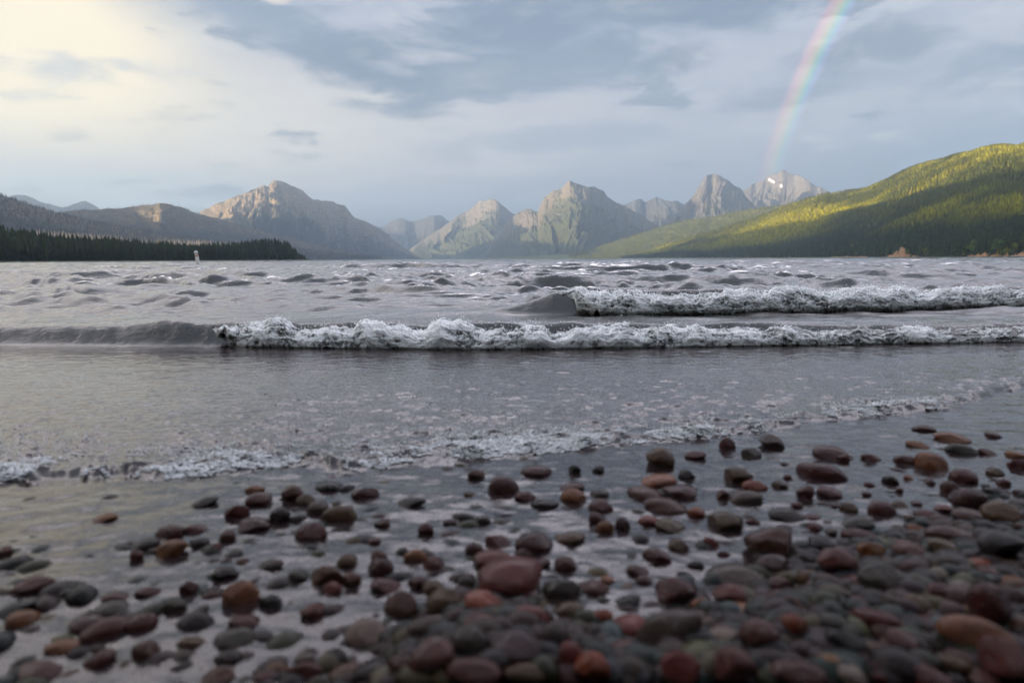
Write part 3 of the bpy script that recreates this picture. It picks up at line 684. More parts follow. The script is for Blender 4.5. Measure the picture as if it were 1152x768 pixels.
m1 = nt.nodes.new('ShaderNodeMixShader'); link(nt, dp, m1.inputs[0]); nt.links.new(tr.outputs[0], m1.inputs[1]); nt.links.new(df.outputs[0], m1.inputs[2])
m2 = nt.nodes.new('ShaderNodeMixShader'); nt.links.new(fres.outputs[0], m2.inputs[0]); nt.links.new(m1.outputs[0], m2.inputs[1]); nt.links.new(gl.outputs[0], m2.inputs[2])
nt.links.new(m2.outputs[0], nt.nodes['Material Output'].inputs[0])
farA = sstep(np.log(Rw), math.log(6), math.log(60))
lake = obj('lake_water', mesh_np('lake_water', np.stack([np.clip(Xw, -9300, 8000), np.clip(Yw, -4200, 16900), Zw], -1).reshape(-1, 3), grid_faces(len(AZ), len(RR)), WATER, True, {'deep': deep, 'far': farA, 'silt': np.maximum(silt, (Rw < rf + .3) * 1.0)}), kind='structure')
def water_z(x, y):
    a = np.arctan2(x, y); r = np.hypot(x, y)
    i = np.clip(np.searchsorted(AZ, a), 0, len(AZ) - 1); j = np.clip(np.searchsorted(RR, r), 0, len(RR) - 1)
    return Zw[i, j]

# lakebed and beach ground, one sheet out past the mountains
ab = np.r_[np.linspace(-math.pi, R(-48), 60)[:-1], np.linspace(R(-48), R(48), 420), np.linspace(R(48), math.pi, 60)[1:]]
rb = np.r_[.02, geo(.1, 4, .008), geo(4, 15800, .06), 15800]
AB, RB = np.meshgrid(ab, rb, indexing='ij'); XB, YB = np.sin(AB) * RB, np.cos(AB) * RB; ZB = bed_z(XB, YB)
BED, nt, b = mat('beach_shingle'); p = geo_pos(nt)
vor = nt.nodes.new('ShaderNodeTexVoronoi'); vor.inputs['Scale'].default_value = 62; link(nt, p, vor.inputs['Vector'])
sepc = nt.nodes.new('ShaderNodeSeparateColor'); nt.links.new(vor.outputs['Color'], sepc.inputs[0]); rv = S(sepc.outputs[0])
ramp = nt.nodes.new('ShaderNodeValToRGB'); link(nt, rv, ramp.inputs[0]); ramp.color_ramp.interpolation = 'CONSTANT'
cols = [(.10, .042, .042), (.05, .048, .046), (.13, .058, .056), (.08, .068, .05), (.16, .10, .10), (.06, .035, .036), (.12, .075, .04), (.10, .095, .10)]
while len(ramp.color_ramp.elements) < len(cols): ramp.color_ramp.elements.new(.5)
for k, (e, c_) in enumerate(zip(ramp.color_ramp.elements, cols)): e.position = k / len(cols); e.color = (*c_, 1)
link(nt, mixc(nt, S(vor.outputs['Distance']).smooth(.004, .010), ramp.outputs[0], (.02, .016, .015)), b.inputs['Base Color'])
b.inputs['Roughness'].default_value = .5; b.inputs['Specular IOR Level'].default_value = .25
bump(nt, b, S(vor.outputs['Distance']) * -1.0, .9, .7)
obj('beach_ground', mesh_np('beach_ground', np.stack([np.clip(XB, -9300, 8000), np.clip(YB, -4200, 16900), ZB], -1).reshape(-1, 3), grid_faces(len(ab), len(rb)), BED, True), kind='structure')

# foaming crests
FOAM, nt, b = mat('foaming_water'); p = geo_pos(nt)
cr_ = S(attr(nt, 'froth')); nf = noise(nt, p, 55, 5, .65, .6); nf2 = noise(nt, p, 170, 3, .6)
f_ = (cr_ + (nf - .5) * 1.9 + (nf2 - .5) * .9).smooth(.10, .60)
link(nt, mixc(nt, f_, (.13, .125, .125), (.92, .94, .96)), b.inputs['Base Color'])
link(nt, f_ * .38 + .06, b.inputs['Roughness']); b.inputs['IOR'].default_value = 1.34
b.inputs['Subsurface Weight'].default_value = .55; b.inputs['Subsurface Radius'].default_value = (1, 1, 1); b.inputs['Subsurface Scale'].default_value = .03
bump(nt, b, nf + nf2 * .25, .0032, .8)
def breaker(name, px0, px1, rbf, hf, depth, ncols, seed, label, froth_px, lip):
    a0, a1 = math.atan((px0 - 576) / F), math.atan((px1 - 576) / F)
    A = np.linspace(a0, a1, ncols); px = 576 + F * np.tan(A); nv = 110
    v = np.linspace(0, 1, nv); Av, Vv = np.meshgrid(A, v, indexing='ij'); PXv = np.repeat(px[:, None], nv, 1)
    rb = rbf(Av); h = hf(PXv) * (.86 + .48 * (fbm(PXv / 26, PXv * 0, 4, seed) - .5))
    fade = sstep(PXv, px0, px0 + 150) * (1 - sstep(PXv, px1 - 20, px1)) if px1 < 1152 else sstep(PXv, px0, px0 + 150)
    # profile from behind the crest over the top and down the tumbling front
    pr = np.array([(0, depth * 1.9, .30), (.22, depth * 1.15, .86), (.36, depth * .80, 1.04), (.50, depth * .42, 1.0), (.64, depth * .12, .80), (.78, -depth * .06, .50), (.90, -depth * .10, .18), (1.0, -depth * .03, -.10)])
    Ve = Vv * (.40 + .60 * np.clip(fade * 1.5 * (1 + .8 * (fbm(PXv / 7, PXv * 0, 3, seed + 19) - .5)), 0, 1))     # the lip spills down the face little by little
    dr = np.interp(Ve, pr[:, 0], pr[:, 1]); zz = np.interp(Ve, pr[:, 0], pr[:, 2])
    lat = Av * rb * 1.0; s = Vv * (h * 2.4 + depth)
    q1 = fbm(lat * 10, s * 10, 3, seed + 1) - .52; q2 = ridged(lat * 24 + q1 * 3, s * 26, 3, seed + 2) - .62; q3 = ridged(lat * 62 + q2 * 2, s * 66, 3, seed + 3) - .6
    env = np.sin(np.pi * np.clip(Vv, 0, 1)) ** .5
    dn = (q1 * .85 + q2 * .36 + q3 * .12) * h * .54 * env * lip
    nr = np.interp(Vv, [0, .3, .5, .75, 1], [.35, .1, -.55, -.95, -.6]); nz = np.interp(Vv, [0, .3, .5, .75, 1], [.9, 1, .8, .3, .15])
    rr = rb + dr * (.75 + .5 * fbm(PXv / 30, PXv * 0 + 4, 3, seed + 7)) + nr * dn; z = zz * h + nz * dn
    ja = nr * (fbm(lat * 30, s * 30 + 5, 3, seed + 9) - .5) * .02
    z = z * (.74 + .26 * sstep(fade, 0, .5)); rr = rr + (1 - np.clip(fade * 1.3, 0, 1)) * .20 * sstep(Vv, .62, 1.0) + (1 - fade) * (.03 + .05 * (fbm(lat * 14, s * 9, 3, seed + 17) - .5))
    base = sstep(Vv, 1.0, .90)
    fro = interp(froth_px, PXv) * (.25 + .75 * base) * (.60 + .40 * sstep(Vv, .12, .42)) + (q1 * .9 + q2 * .7) * .75 + (fbm(PXv / 12, s * 9, 3, seed + 13) - .5) * .5
    X, Y = np.sin(Av + ja / rb) * rr, np.cos(Av + ja / rb) * rr
    e = empty(name, (0, float(rbf(0.0)), 0), label=label, category='wave')
    V = np.stack([X, Y - e.location.y, z], -1)
    o = obj('foam_front', mesh_np('foam_front', V.reshape(-1, 3), grid_faces(ncols, nv), FOAM, True, {'froth': fro}), e)
    # flying drops and froth lumps along the crest
    n = 5500; i = rng.integers(4, ncols - 4, n); j = np.clip((rng.beta(2, 2.3, n) * nv).astype(int), 3, nv - 3)
    ok = (fade[i, j] > .6) & (rng.uniform(0, 1, n) < np.clip(fro[i, j] + .2, 0, 1)); i, j = i[ok], j[ok]; n = len(i)
    P = V[i, j] + np.stack([rng.normal(0, .006, n), rng.normal(-.006, .008, n), np.abs(rng.normal(0, .010, n)) + .001], 1)
    rad = rng.uniform(.0008, .0030, n) * (rbf(0.0) / 3.0) ** .6
    bm = bmesh.new(); bmesh.ops.create_icosphere(bm, subdivisions=1, radius=1); pv = np.array([q.co[:] for q in bm.verts]); pf = np.array([[q.index for q in f.verts] for f in bm.faces]); bm.free()
    Vd, Fd = merge(pv, pf, P, np.stack([rad * rng.uniform(.8, 1.8, n), rad, rad * rng.uniform(.7, 1.3, n)], 1), rng.uniform(0, 6, n))
    obj('spray', mesh_np('spray', Vd, Fd, FOAM, True, {'froth': np.full(len(Vd), .75)}), e, kind='stuff')
breaker('breaking_wave', 170, 1330, RB1, lambda p: H1(p) * .95, .16, 1700, 500, 'long low foaming wave nearest the shore, breaking right of its smooth dark shoulder',
        [(170, .30), (250, .42), (330, .44), (420, .52), (560, .56), (700, .53), (800, .48), (850, .45), (900, .28), (960, .30), (1152, .30)], 1.0)
breaker('breaking_wave', 572, 1400, RB2, lambda p: H2(p) * .97, .24, 1400, 700, 'farther taller white breaker on the right half of the lake, behind the nearest wave',
        [(572, .30), (630, .42), (675, .54), (760, .57), (850, .53), (960, .55), (1152, .55)], 1.0)

# froth left on the edge of the swash
bmx = bmesh.new(); bmesh.ops.create_icosphere(bmx, subdivisions=1, radius=1); pv = np.array([q.co[:] for q in bmx.verts]); pf = np.array([[q.index for q in f.verts] for f in bmx.faces]); bmx.free()
n = 42000
a = rng.uniform(R(-44), R(44), n); dr = rng.exponential(.075, n); dr = np.where(rng.uniform(0, 1, n) < .2, rng.uniform(0, .8, n), dr)
r = RF(a) + .01 + dr + (fbm(a * 34, RF(a) * 5, 4, 12) - .5) * .09
X, Y = np.sin(a) * r, np.cos(a) * r
cl = fbm(X * 9, Y * 17, 3, 61); pat = fbm(X * 2.2, Y * 3, 2, 62)
lace = 1 - np.abs(2 * vn(X * 13 + 1.5 * cl, Y * 24 + 2 * cl, 63) - 1); ok = ((cl + (pat - .5) * .5 > .645) | (lace + (pat - .5) * .3 - .35 * np.clip(dr, 0, .4) > .90)) & (r < RB1(a) - .25); X, Y = X[ok], Y[ok]; n = len(X)
rad = rng.uniform(.0007, .0020, n)
Vd, Fd = merge(pv, pf, np.stack([X, Y, water_z(X, Y) + rad * .3], 1), np.stack([rad * rng.uniform(1, 2, n), rad, rad * .7], 1), rng.uniform(0, 6, n))
FR, nt, b = mat('froth'); b.inputs['Base Color'].default_value = (.85, .87, .89, 1); b.inputs['Roughness'].default_value = .25; b.inputs['IOR'].default_value = 1.34
obj('foam', mesh_np('foam', Vd, Fd, FR, True), kind='stuff')

# ------------------------------------------------------------------ pebbles
STONE, nt, b = mat('wet_stone')
oi = nt.nodes.new('ShaderNodeObjectInfo'); tcn = nt.nodes.new('ShaderNodeTexCoord'); rn = S(oi.outputs['Random'])
off = nt.nodes.new('ShaderNodeVectorMath'); off.operation = 'ADD'; nt.links.new(tcn.outputs['Object'], off.inputs[0]); link(nt, combine(nt, rn * 37.0, rn * 91.0, rn * 13.0), off.inputs[1])
v_ = off.outputs[0]
n1 = noise(nt, v_, 1.6, 5, .6, .3); n2 = noise(nt, v_, 14, 4, .65); n3 = noise(nt, scaled(nt, v_, 1, 1, 5), 1.8, 3, .6, 1.0)
c_ = mixc(nt, n1.smooth(.35, .7) * .55, oi.outputs['Color'], mixc(nt, .5, oi.outputs['Color'], (.025, .02, .02)))
c_ = mixc(nt, n3.smooth(.60, .66) * .65 * rn.smooth(.35, .7), c_, (.24, .20, .18))
c_ = mixc(nt, n2.smooth(.52, .72) * .6, c_, (.02, .016, .016))
link(nt, c_, b.inputs['Base Color']); link(nt, n2 * .20 + n1 * .12 + .05, b.inputs['Roughness']); b.inputs['Specular IOR Level'].default_value = .12; b.inputs['Coat Weight'].default_value = .30; b.inputs['Coat Roughness'].default_value = .05; b.inputs['Coat IOR'].default_value = 1.42
bump(nt, b, n2 * .6 + n1, .10, .7)
GRAV, nt, b = mat('wet_gravel')
n2 = noise(nt, geo_pos(nt), 240, 3, .6); b.inputs['Specular IOR Level'].default_value = .1
c_ = mixc(nt, n2.smooth(.4, .7) * .4, attr(nt, 'tint', 'Color'), (.03, .026, .025)); link(nt, c_, b.inputs['Base Color']); b.inputs['Roughness'].default_value = .4; b.inputs['Specular IOR Level'].default_value = .12

def stone_proto(seed, form):
    r = np.random.default_rng(seed)
    bm = bmesh.new(); bmesh.ops.create_icosphere(bm, subdivisions=4, radius=1)
    V = np.array([q.co[:] for q in bm.verts])
    D = V.copy(); k = np.ones(len(V))
    for _ in range({'round': 5, 'angular': 11, 'flat': 6, 'long': 6}[form]):      # water-worn facets
        d = r.normal(0, 1, 3); d /= np.linalg.norm(d); h = r.uniform(.50, .86) if form == 'angular' else r.uniform(.64, .95)
        w = D @ d; cut = np.where(w > h, (h / np.maximum(w, 1e-3)), 1); k = np.minimum(k, 1 - (1 - cut) * (.9 if form == 'angular' else .7))
    V = D * k[:, None]
    for f in (1.3, 2.6, 5.2):
        ph = r.uniform(0, 6.28, 3); dd = r.normal(0, 1, (3, 3)); w = sum(np.sin(D @ dd[q] * f + ph[q]) for q in range(3)) / 3
        V = V * (1 + w[:, None] * {1.3: .11, 2.6: .06, 5.2: .02}[f])
    for q, p_ in zip(bm.verts, V): q.co = p_
    return bm_mesh('pebble', bm, STONE)
protos = {f: [stone_proto(900 + 37 * k + len(f), f) for k in range(5)] for f in ('round', 'angular', 'flat', 'long')}
PAL = dict(maroon=(.085, .024, .024), darkred=(.062, .019, .019), red=(.15, .045, .040), pinkred=(.19, .085, .078), mauve=(.125, .068, .070), purple=(.062, .060, .078),
           brown=(.090, .050, .030), tan=(.30, .23, .13), ochre=(.22, .155, .05), orange=(.24, .095, .030), olive=(.10, .105, .050), yellow=(.22, .21, .08),
           green=(.052, .085, .070), grey=(.11, .15, .15), pale=(.24, .34, .34), dark=(.022, .022, .022), black=(.010, .014, .018))
WORD = dict(maroon='maroon', darkred='dark red', red='red', pinkred='pinkish red', mauve='mauve', purple='purple grey', brown='brown', tan='tan', ochre='ochre', orange='orange', olive='olive', yellow='yellowish',
            green='grey green', grey='grey', pale='pale grey', dark='dark brown', black='black')
# column, row, width, height in photo pixels; colour; form
ST = '''572 650 74 42 red round|558 631 52 26 pinkred flat|544 680 42 28 orange round|921 533 60 28 maroon long|868 616 64 46 brown angular|752 713 74 40 grey long|1095 714 74 40 tan long|1130 740 56 50 mauve round|760 668 52 38 maroon angular|565 550 38 32 darkred round
117 584 28 12 ochre round|229 566 30 12 dark flat|267 578 30 26 maroon angular|286 592 42 22 darkred round|293 563 32 20 maroon round|286 552 22 12 ochre flat|192 600 36 22 darkred round|162 613 32 18 dark round|192 619 38 25 ochre angular|153 627 18 18 maroon round|220 596 25 12 maroon flat|223 611 22 14 dark round|241 617 18 14 mauve round|256 605 18 17 brown round|262 624 21 9 dark flat|303 636 28 12 dark angular
35 659 52 22 mauve angular|75 666 22 10 dark flat|18 687 40 22 black round|24 697 36 22 ochre round|131 674 32 14 maroon flat|166 666 28 11 maroon flat|213 664 22 30 darkred angular|197 685 28 22 green angular|228 688 22 14 dark round|237 666 22 11 dark flat|272 674 40 36 tan long|304 680 28 25 black round|274 700 36 16 maroon flat|157 702 36 24 maroon round|119 709 50 26 mauve long|101 702 42 16 darkred flat|126 685 36 12 green flat|215 723 32 12 olive flat|260 720 46 16 green flat|70 728 34 11 tan flat|45 756 50 26 maroon round|112 742 32 22 maroon round|244 763 36 20 brown round|300 763 28 16 maroon round
328 559 28 25 brown angular|345 564 22 16 olive round|371 548 32 15 black flat|357 573 25 20 grey round|384 582 44 26 olive long|316 584 25 25 dark angular|352 601 36 26 maroon round|411 556 34 20 darkred angular|462 566 36 14 dark angular|537 535 22 16 brown round|602 531 36 17 maroon round|590 559 24 13 maroon flat|447 511 28 11 maroon flat|408 501 32 10 darkred flat|415 516 24 8 dark flat|478 598 20 18 maroon angular|506 587 16 7 darkred flat|420 608 18 7 maroon flat|366 650 38 30 brown angular|392 633 25 21 olive round|396 654 25 20 brown round|375 662 25 16 pinkred angular|429 640 28 28 darkred round|426 626 22 16 brown round|433 660 40 14 mauve flat|467 627 25 18 tan long|488 636 28 21 maroon round|452 620 14 9 dark round|337 648 25 15 green round|309 636 21 14 brown round|307 680 21 22 black round
532 620 22 20 darkred round|560 610 32 20 maroon round|600 613 42 28 darkred round|597 695 52 23 pinkred long|593 671 32 16 darkred round|454 685 38 36 brown round|499 678 38 32 olive round|471 657 28 18 darkred angular|485 709 52 26 grey long|530 723 38 32 green round|541 706 46 26 mauve round|579 729 56 35 purple round|485 741 52 36 mauve round|527 756 66 28 mauve long|593 756 50 22 olive long|415 715 46 34 pale round|378 741 25 25 green angular|420 758 40 26 dark round|391 758 42 26 brown round|450 755 28 22 maroon round|523 657 22 20 green round|488 662 25 20 olive round
646 530 16 16 black round|674 529 16 12 black round|742 520 38 32 olive angular|772 536 22 16 dark round|740 542 44 15 tan flat|724 556 44 19 brown flat|768 556 50 22 maroon round|748 571 48 18 brown flat|819 502 18 22 maroon round|845 511 24 18 green angular|868 500 32 24 grey angular|780 513 28 11 maroon flat|831 538 36 24 olive angular|848 547 28 15 orange flat|837 560 40 22 grey round|813 558 16 16 maroon round|646 561 30 24 ochre round|644 549 30 14 maroon round|676 570 32 18 maroon round|674 556 22 13 dark round|612 568 34 14 dark flat|670 584 24 18 maroon round|680 595 20 20 ochre round|700 592 20 20 darkred angular|730 586 24 13 pinkred flat|783 577 20 14 orange round|756 593 36 16 olive round|817 590 44 28 olive round|638 606 36 18 olive round|636 636 24 22 maroon round|740 628 36 22 maroon round|716 642 28 9 brown flat|821 672 44 28 red angular|825 648 62 19 grey flat|712 706 44 30 pinkred round|836 688 36 18 tan flat|708 678 36 16 black angular|640 688 36 20 olive flat|676 694 24 19 orange round|632 664 44 32 green round|624 722 32 34 grey round|640 745 34 46 red angular|666 757 42 34 orange angular|708 738 46 26 mauve round|766 750 46 42 pinkred angular|826 750 50 44 mauve angular|814 720 40 24 pale round|857 714 42 34 mauve round|716 760 36 20 brown round|660 710 32 18 olive round|672 733 40 18 brown flat
950 518 18 16 maroon round|980 516 22 11 maroon flat|936 511 44 9 maroon flat|1018 518 26 16 brown round|1047 523 36 28 ochre round|1080 508 38 17 green long|1071 494 38 13 tan flat|1032 501 26 11 ochre flat|1040 483 26 10 brown flat|1117 490 20 9 maroon flat|1109 510 24 11 maroon flat|1085 538 30 22 maroon round|1119 532 22 13 olive round|1089 560 38 26 darkred round|1068 551 20 20 brown round|1117 555 24 15 black round|1091 581 36 18 brown round|1129 579 40 27 olive round|1144 524 22 20 maroon round|1141 512 22 11 tan flat|990 574 32 24 maroon round|964 590 38 19 green round|884 580 38 15 dark flat|914 582 20 9 maroon flat|878 547 20 13 grey round|908 556 24 20 maroon angular|934 555 28 15 maroon round|1044 580 32 8 maroon flat|1030 567 14 8 maroon flat|1073 606 58 20 brown long|1123 614 54 36 dark round|1065 619 40 15 olive flat|1024 622 44 22 mauve angular|980 620 32 24 ochre angular|972 606 48 11 darkred long|870 636 40 26 darkred round|940 636 46 34 mauve angular|994 652 48 32 green round|960 656 24 16 red round|1040 636 24 13 grey round|876 660 28 22 mauve round|924 614 36 20 black angular|1044 650 26 11 yellow flat|1082 664 28 24 pale round|1112 680 44 46 maroon round|1088 690 38 17 yellow flat|892 704 28 28 orange round|936 700 40 24 green round|950 722 44 30 black round|984 696 60 24 maroon long|1016 720 48 26 mauve angular|1012 746 40 18 maroon flat|932 746 36 24 yellow round|956 758 36 24 pale round|1072 746 44 19 olive long|892 758 64 24 mauve long|1036 760 60 19 maroon long|1108 762 36 15 mauve round|1116 644 28 15 brown round|1100 634 32 11 orange flat|1136 640 28 13 olive round|1032 680 32 22 olive round|1000 678 24 20 grey angular|902 684 40 22 brown round'''
stones = []
for part in ST.replace('\n', '|').split('|'):
    q = part.split(); stones.append([float(q[0]), float(q[1]), float(q[2]), float(q[3]), q[4], q[5], True])
cols_ = ['maroon'] * 6 + ['darkred'] * 4 + ['mauve'] * 3 + ['brown'] * 3 + ['olive'] * 3 + ['green'] * 3 + ['grey'] * 2 + ['dark'] * 3 + ['black'] * 1 + ['ochre'] * 1 + ['tan', 'pinkred', 'purple', 'pale']
rp = random.Random(8); tries = 0
while len(stones) < 298 and tries < 16000:                # smaller ones in the gaps between those read off the photo
    tries += 1
    px_ = rp.uniform(4, 1148); py_ = rp.uniform(500, 764); land = float(interp(LAND, px_))
    d_ = py_ - land
    pr = 1.0 if d_ > 0 else (.35 if d_ > -60 and px_ > 280 else (.05 if px_ > 520 else .004))
    if rp.random() > pr or py_ < 560 - (px_ - 300) * .09: continue
    w_ = rp.uniform(16, 34) * (.55 + .65 * (py_ - 500) / 260); h_ = w_ * rp.uniform(.5, .85)
    if all(math.hypot((px_ - s[0]) / (w_ + s[2]) * 2, (py_ - s[1]) / (h_ + s[3]) * 2) > .92 for s in stones):
        stones.append([px_, py_, w_, h_, rp.choice(cols_), rp.choice(['round', 'round', 'angular', 'flat', 'long']), False])
# labels: what it looks like, then where it lies next to one of a few stones anyone can pick out
MARK = [(0, 'the big smooth red stone'), (2, 'the round orange stone'), (3, 'the long maroon slab'), (4, 'the big brown angular rock'), (5, 'the slanted grey stone'), (6, 'the big tan stone'), (7, 'the large mauve boulder'), (9, 'the lone dark red stone')]
LM = {0: 'biggest smooth red stone, rounded and wet, in the middle of the shingle', 1: 'pinkish red flat stone with a pale rim, resting right behind the biggest smooth red stone', 2: 'round bright orange brown stone, just in front of the biggest smooth red stone',
      3: 'long maroon slab like stone, lying alone in the shallow water on the right', 4: 'big brown angular rock, the largest where water meets the right hand shingle', 5: 'large slanted smooth grey stone with a pale upper face, near the bottom edge',
      6: 'big long tan orange stone near the bottom right corner', 7: 'large rounded mauve boulder at the bottom right corner', 9: 'round dark red stone mirrored in open water, standing alone in the middle'}
def size_word(s):
    w = s[2]; return 'tiny' if w < 20 else 'small' if w < 30 else 'medium' if w < 42 else 'large'
FORMW = dict(round='rounded', angular='angular', flat='flat', long='long')
desc = []
for k, s in enumerate(stones):
    if k in LM: desc.append((LM[k], None, None)); continue
    m_, name_ = min(MARK, key=lambda q: math.hypot(stones[q[0]][0] - s[0], (stones[q[0]][1] - s[1]) * 1.6))
    dx, dy = s[0] - stones[m_][0], (s[1] - stones[m_][1]) * 1.6
    if abs(dx) > 2.2 * abs(dy): w = 'left of' if dx < 0 else 'right of'
    elif abs(dy) > 2.2 * abs(dx): w = 'behind' if dy < 0 else 'in front of'
    else: w = ('behind and ' if dy < 0 else 'in front and ') + ('left of' if dx < 0 else 'right of')
    desc.append((f'{size_word(s)} {FORMW[s[5]]} {WORD[s[4]]} pebble', f'{w} {name_}', math.hypot(dx, dy)))
ORD = ['', 'second nearest', 'third nearest', 'fourth nearest', 'fifth nearest', 'sixth nearest', 'seventh nearest', 'eighth nearest', 'ninth nearest', 'tenth nearest', 'eleventh nearest', 'twelfth nearest']
groups = {}
for k, d in enumerate(desc):
    if d[1]: groups.setdefault((d[0], d[1]), []).append((d[2], k))
labels = {}
for (a_, b_), mem in groups.items():
    mem.sort()
    for q, (_, k) in enumerate(mem): labels[k] = f'{a_} {b_}' if len(mem) == 1 else f'{a_}, {"nearest" if q == 0 else ORD[q]} {b_}'
for k, (px_, py_, w_, h_, c_, f_, hand) in enumerate(stones):
    zc = 0.0
    for _ in range(3):
        gx_, gy_ = ground(px_, py_, zc); gx_, gy_ = float(gx_), float(gy_); dist = math.sqrt(gx_ ** 2 + gy_ ** 2 + (CAM_Z - zc) ** 2)
        mpp = dist * math.cos(math.atan((px_ - 576) / F)) / F
        a_ = w_ * mpp / 2; hh = h_ * mpp / 2; e_ = math.asin((CAM_Z - zc) / dist)
        bfac = {'round': .85, 'angular': .8, 'flat': .8, 'long': .55}[f_]; b_ = a_ * bfac
        c2 = (hh ** 2 - (b_ * math.sin(e_)) ** 2) / math.cos(e_) ** 2
        cz = math.sqrt(c2) if c2 > 0 else .0
        cz = min(max(cz, .38 * a_), 1.15 * a_)
        zb = max(float(bed_z(np.array([gx_]), np.array([gy_]))[0]), -.012)
        zc = max(zb + cz * (.55 + .4 * (py_ + h_ / 2 > float(interp(LAND, px_)) + 10)), cz * .08)
        land_ = py_ + h_ / 2 - float(interp(LAND, px_))
    o = obj('pebble', protos['angular' if (f_ == 'round' and k % 3 == 1) else f_][k % 5], label=(labels.get(k) or desc[k][0]), category='stone', group='wet pebbles along the waterline')
    o.location = (gx_, gy_, zc)
    yaw = math.atan2(gx_, gy_)
    # the protos are about 2 units across: scale to the size read off the photo
    o.scale = (a_ * .99, b_ * .97, cz * .97)
    tilt = rp.uniform(-.25, .25) if f_ != 'long' else rp.uniform(-.12, .12)
    if (px_, py_) in ((272, 674), (752, 713), (868, 500)): tilt = -.55
    o.rotation_euler = (rp.uniform(-.15, .15), tilt, -yaw + rp.uniform(-.25, .25) + (rp.choice((0, math.pi)) if f_ != 'flat' else 0))
    j = 1 + rp.uniform(-.16, .16); cc = PAL[c_]; o.color = (.98 * cc[0] * j * rp.uniform(.93, 1.07), .46 * cc[1] * j, .38 * cc[2] * j * rp.uniform(.93, 1.07), 1)

# the shingle under and between them: too many to count
bmx = bmesh.new(); bmesh.ops.create_icosphere(bmx, subdivisions=2, radius=1); pv = np.array([q.co[:] for q in bmx.verts]); pf = np.array([[q.index for q in f.verts] for f in bmx.faces]); bmx.free()
pv = pv * (1 + .14 * np.sin(pv @ np.array([2.1, 1.3, .7]) + 1)[:, None]) 
n = 12000
px = rng.uniform(-60, 1212, n); py = rng.uniform(440, 800, n); X, Y = ground(px, py, 0.0)
d_ = py - interp(LAND, px); pr = np.where(d_ > -15, 1.0, np.where(d_ > -70, .42, .22)); ok = (rng.uniform(0, 1, n) < pr); X, Y, d_ = X[ok], Y[ok], d_[ok]; n = len(X)
zb = bed_z(X, Y)
rad = .0045 + .013 * rng.uniform(0, 1, n) ** 2 +.001 * rng.uniform(0, 1, n) * np.where(d_ > 0, 1.15, .9)
zz = zb + rad * rng.uniform(-.2, .35, n)
keys = list(PAL); wts = np.array([6, 4, 2, 1.5, 3, 1, 3, 1.2, 1, .4, 3, .8, 3, 2, .8, 3, 1.5]); wts = wts / wts.sum()
ci = rng.choice(len(keys), n, p=wts); cc = np.array([PAL[k] for k in keys])[ci] * rng.uniform(.06, .24, (n, 1))  # gravel darkened to give the gaps between stones their shade
Vd, Fd = merge(pv, pf, np.stack([X, Y, zz], 1), np.stack([rad * rng.uniform(1, 1.6, n), rad * rng.uniform(.8, 1.1, n), rad * rng.uniform(.45, .8, n)], 1), rng.uniform(0, 6.28, n), rng.normal(0, .15, (n, 2)))
obj('shingle', mesh_np('shingle', Vd, Fd, GRAV, True, None, {'tint': np.repeat(cc, len(pv), 0)}), kind='stuff')

# ------------------------------------------------------------------ buoy and boat
def paint(name, c, rough=.4):
    m, nt, b = mat(name); tcn = nt.nodes.new('ShaderNodeTexCoord'); n = noise(nt, tcn.outputs['Object'], 9, 4, .6)
    link(nt, mixc(nt, n.smooth(.4, .75) * .35, c, tuple(v * .6 for v in c)), b.inputs['Base Color']); b.inputs['Roughness'].default_value = rough; return m
WHITE = paint('white_paint', (.78, .77, .74)); ORANGE = paint('orange_paint', (.55, .16, .12)); DARKP = paint('dark_rubber', (.03, .03, .035)); RED = paint('red_paint', (.7, .05, .05)); GLASS = paint('tinted_screen', (.06, .08, .09), .1)
def lathe(prof, m, name, seg=20):
    bm = bmesh.new(); rings = []
    for r_, z_ in prof: rings.append([bm.verts.new((r_ * math.cos(a), r_ * math.sin(a), z_)) for a in np.linspace(0, 2 * math.pi, seg + 1)[:-1]])
    for a, c in zip(rings[:-1], rings[1:]):
        for j in range(seg): bm.faces.new((a[j], a[(j + 1) % seg], c[(j + 1) % seg], c[j]))
    bm.faces.new(rings[-1]); bm.faces.new(rings[0][::-1])
    return bm_mesh(name, bm, m)
a_, _ = azel(222.5, 291.); D_ = 58.0
bu = empty('buoy', (math.sin(a_) * D_, math.cos(a_) * D_, .16), label='white upright spar buoy with an orange mark and round top, before the dark wooded point', category='buoy')
bu.rotation_euler = (0, R(-7), .4)
obj('float_body', lathe([(.10, -.5), (.13, -.3), (.13, .62), (.11, .66), (.05, .68)], WHITE, 'float_body'), bu)
obj('orange_band', lathe([(.131, .50), (.134, .51), (.134, .60), (.131, .61)], ORANGE, 'orange_band'), bu)
obj('collar', lathe([(.05, .66), (.05, .74)], DARKP, 'collar'), bu)
obj('top_knob', lathe([(.02, .70), (.10, .73), (.145, .80), (.145, .86), (.10, .93), (.02, .96)], WHITE, 'top_knob'), bu)

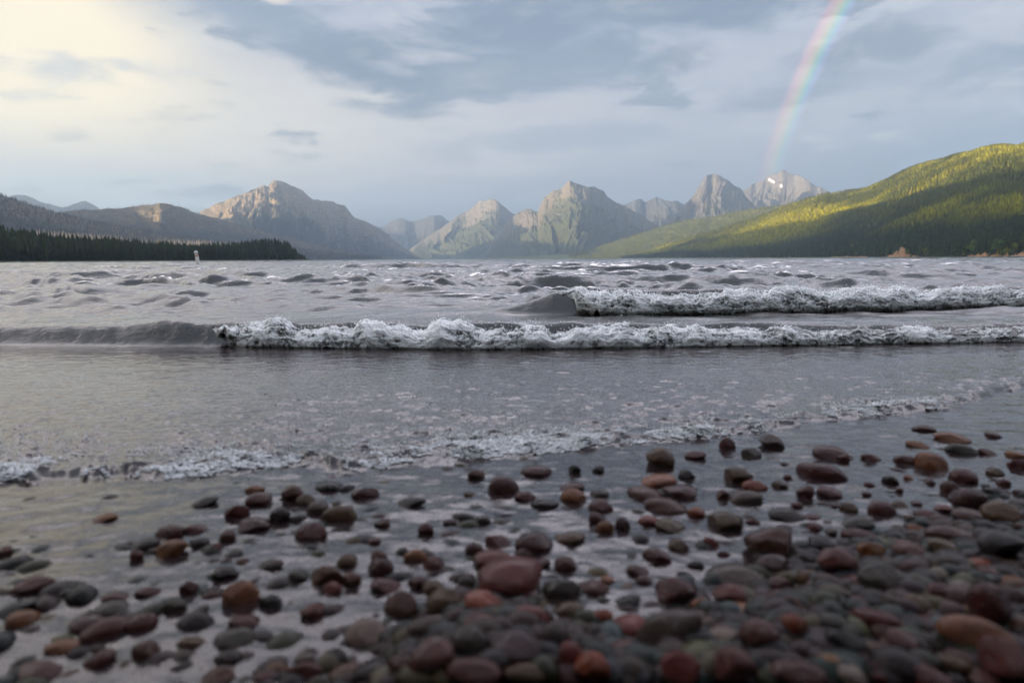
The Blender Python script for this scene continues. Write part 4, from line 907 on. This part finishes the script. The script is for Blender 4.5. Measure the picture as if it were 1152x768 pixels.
a_, _ = azel(1143., 289.); D_ = 330.
bt = empty('motor_boat', (math.sin(a_) * D_, math.cos(a_) * D_, .22), label='tiny white motor boat with a red stripe out on the water before the right shore', category='boat')
bt.rotation_euler.z = -a_ + .25; bt.scale = (.58, .58, .58)
def hull():
    bm = bmesh.new(); secs = []
    for k in range(13):
        u = k / 12; x_ = -2.6 + 5.2 * u; w = .95 * (1 - max(0, (u - .55) / .45) ** 2.2) + .02; top = .75 + .35 * u ** 2; kz = -.25 + .75 * max(0, (u - .7) / .3) ** 2
        secs.append([bm.verts.new(v) for v in ((x_, -w, top), (x_, -w * .92, .22 + kz * .3), (x_, 0, kz), (x_, w * .92, .22 + kz * .3), (x_, w, top), (x_, w * .8, top - .02), (x_, w * .72, top - .32), (x_, -w * .72, top - .32), (x_, -w * .8, top - .02))])
    for a, c in zip(secs[:-1], secs[1:]):
        for j in range(9): bm.faces.new((a[j], a[(j + 1) % 9], c[(j + 1) % 9], c[j]))
    bm.faces.new(secs[0][::-1]); bm.faces.new(secs[-1]); return bm_mesh('hull', bm, WHITE, False)
obj('hull', hull(), bt)
bm = bmesh.new(); secs = []
for k in range(13):
    u = k / 12; x_ = -2.6 + 5.2 * u; w = .95 * (1 - max(0, (u - .55) / .45) ** 2.2) + .03; top = .75 + .35 * u ** 2
    secs.append([bm.verts.new(v) for v in ((x_, -w - .01, top - .12), (x_, -w * .96 - .012, top - .34), (x_, w * .96 + .012, top - .34), (x_, w + .01, top - .12))])
for a, c in zip(secs[:-1], secs[1:]):
    bm.faces.new((a[0], a[1], c[1], c[0])); bm.faces.new((a[2], a[3], c[3], c[2]))
obj('red_stripe', bm_mesh('red_stripe', bm, RED, False), bt)
bm = bmesh.new(); vs = [bm.verts.new(v) for v in ((.5, -.75, .80), (.5, .75, .80), (.15, .65, 1.35), (.15, -.65, 1.35), (.56, -.75, .80), (.56, .75, .80), (.21, .65, 1.35), (.21, -.65, 1.35))]
for f in ((0, 1, 2, 3), (7, 6, 5, 4), (0, 4, 5, 1), (1, 5, 6, 2), (2, 6, 7, 3), (3, 7, 4, 0)): bm.faces.new([vs[q] for q in f])
obj('windscreen', bm_mesh('windscreen', bm, GLASS, False), bt)
bm = bmesh.new(); bmesh.ops.create_cube(bm, size=1, matrix=Matrix.Translation((-2.75, 0, .75)) @ Matrix.Diagonal((.35, .32, .75, 1))); bmesh.ops.bevel(bm, geom=bm.edges[:], offset=.06, segments=2, affect='EDGES')
obj('outboard_motor', bm_mesh('outboard_motor', bm, DARKP, False), bt)

# ------------------------------------------------------------------ the air
HZ = bpy.data.materials.new('haze'); HZ.use_nodes = True; nt = HZ.node_tree; nt.nodes.clear()
vp = nt.nodes.new('ShaderNodeVolumePrincipled'); vp.inputs['Color'].default_value = (.62, .79, .98, 1); vp.inputs['Density'].default_value = 6.8e-5; vp.inputs['Anisotropy'].default_value = .74
o_ = nt.nodes.new('ShaderNodeOutputMaterial'); nt.links.new(vp.outputs[0], o_.inputs['Volume'])
bm = bmesh.new(); bmesh.ops.create_cube(bm, size=1, matrix=Matrix.Translation((-650, 6300, 698)) @ Matrix.Diagonal((17600, 21400, 1416, 1)))
obj('haze', bm_mesh('haze', bm, HZ, False), kind='stuff')
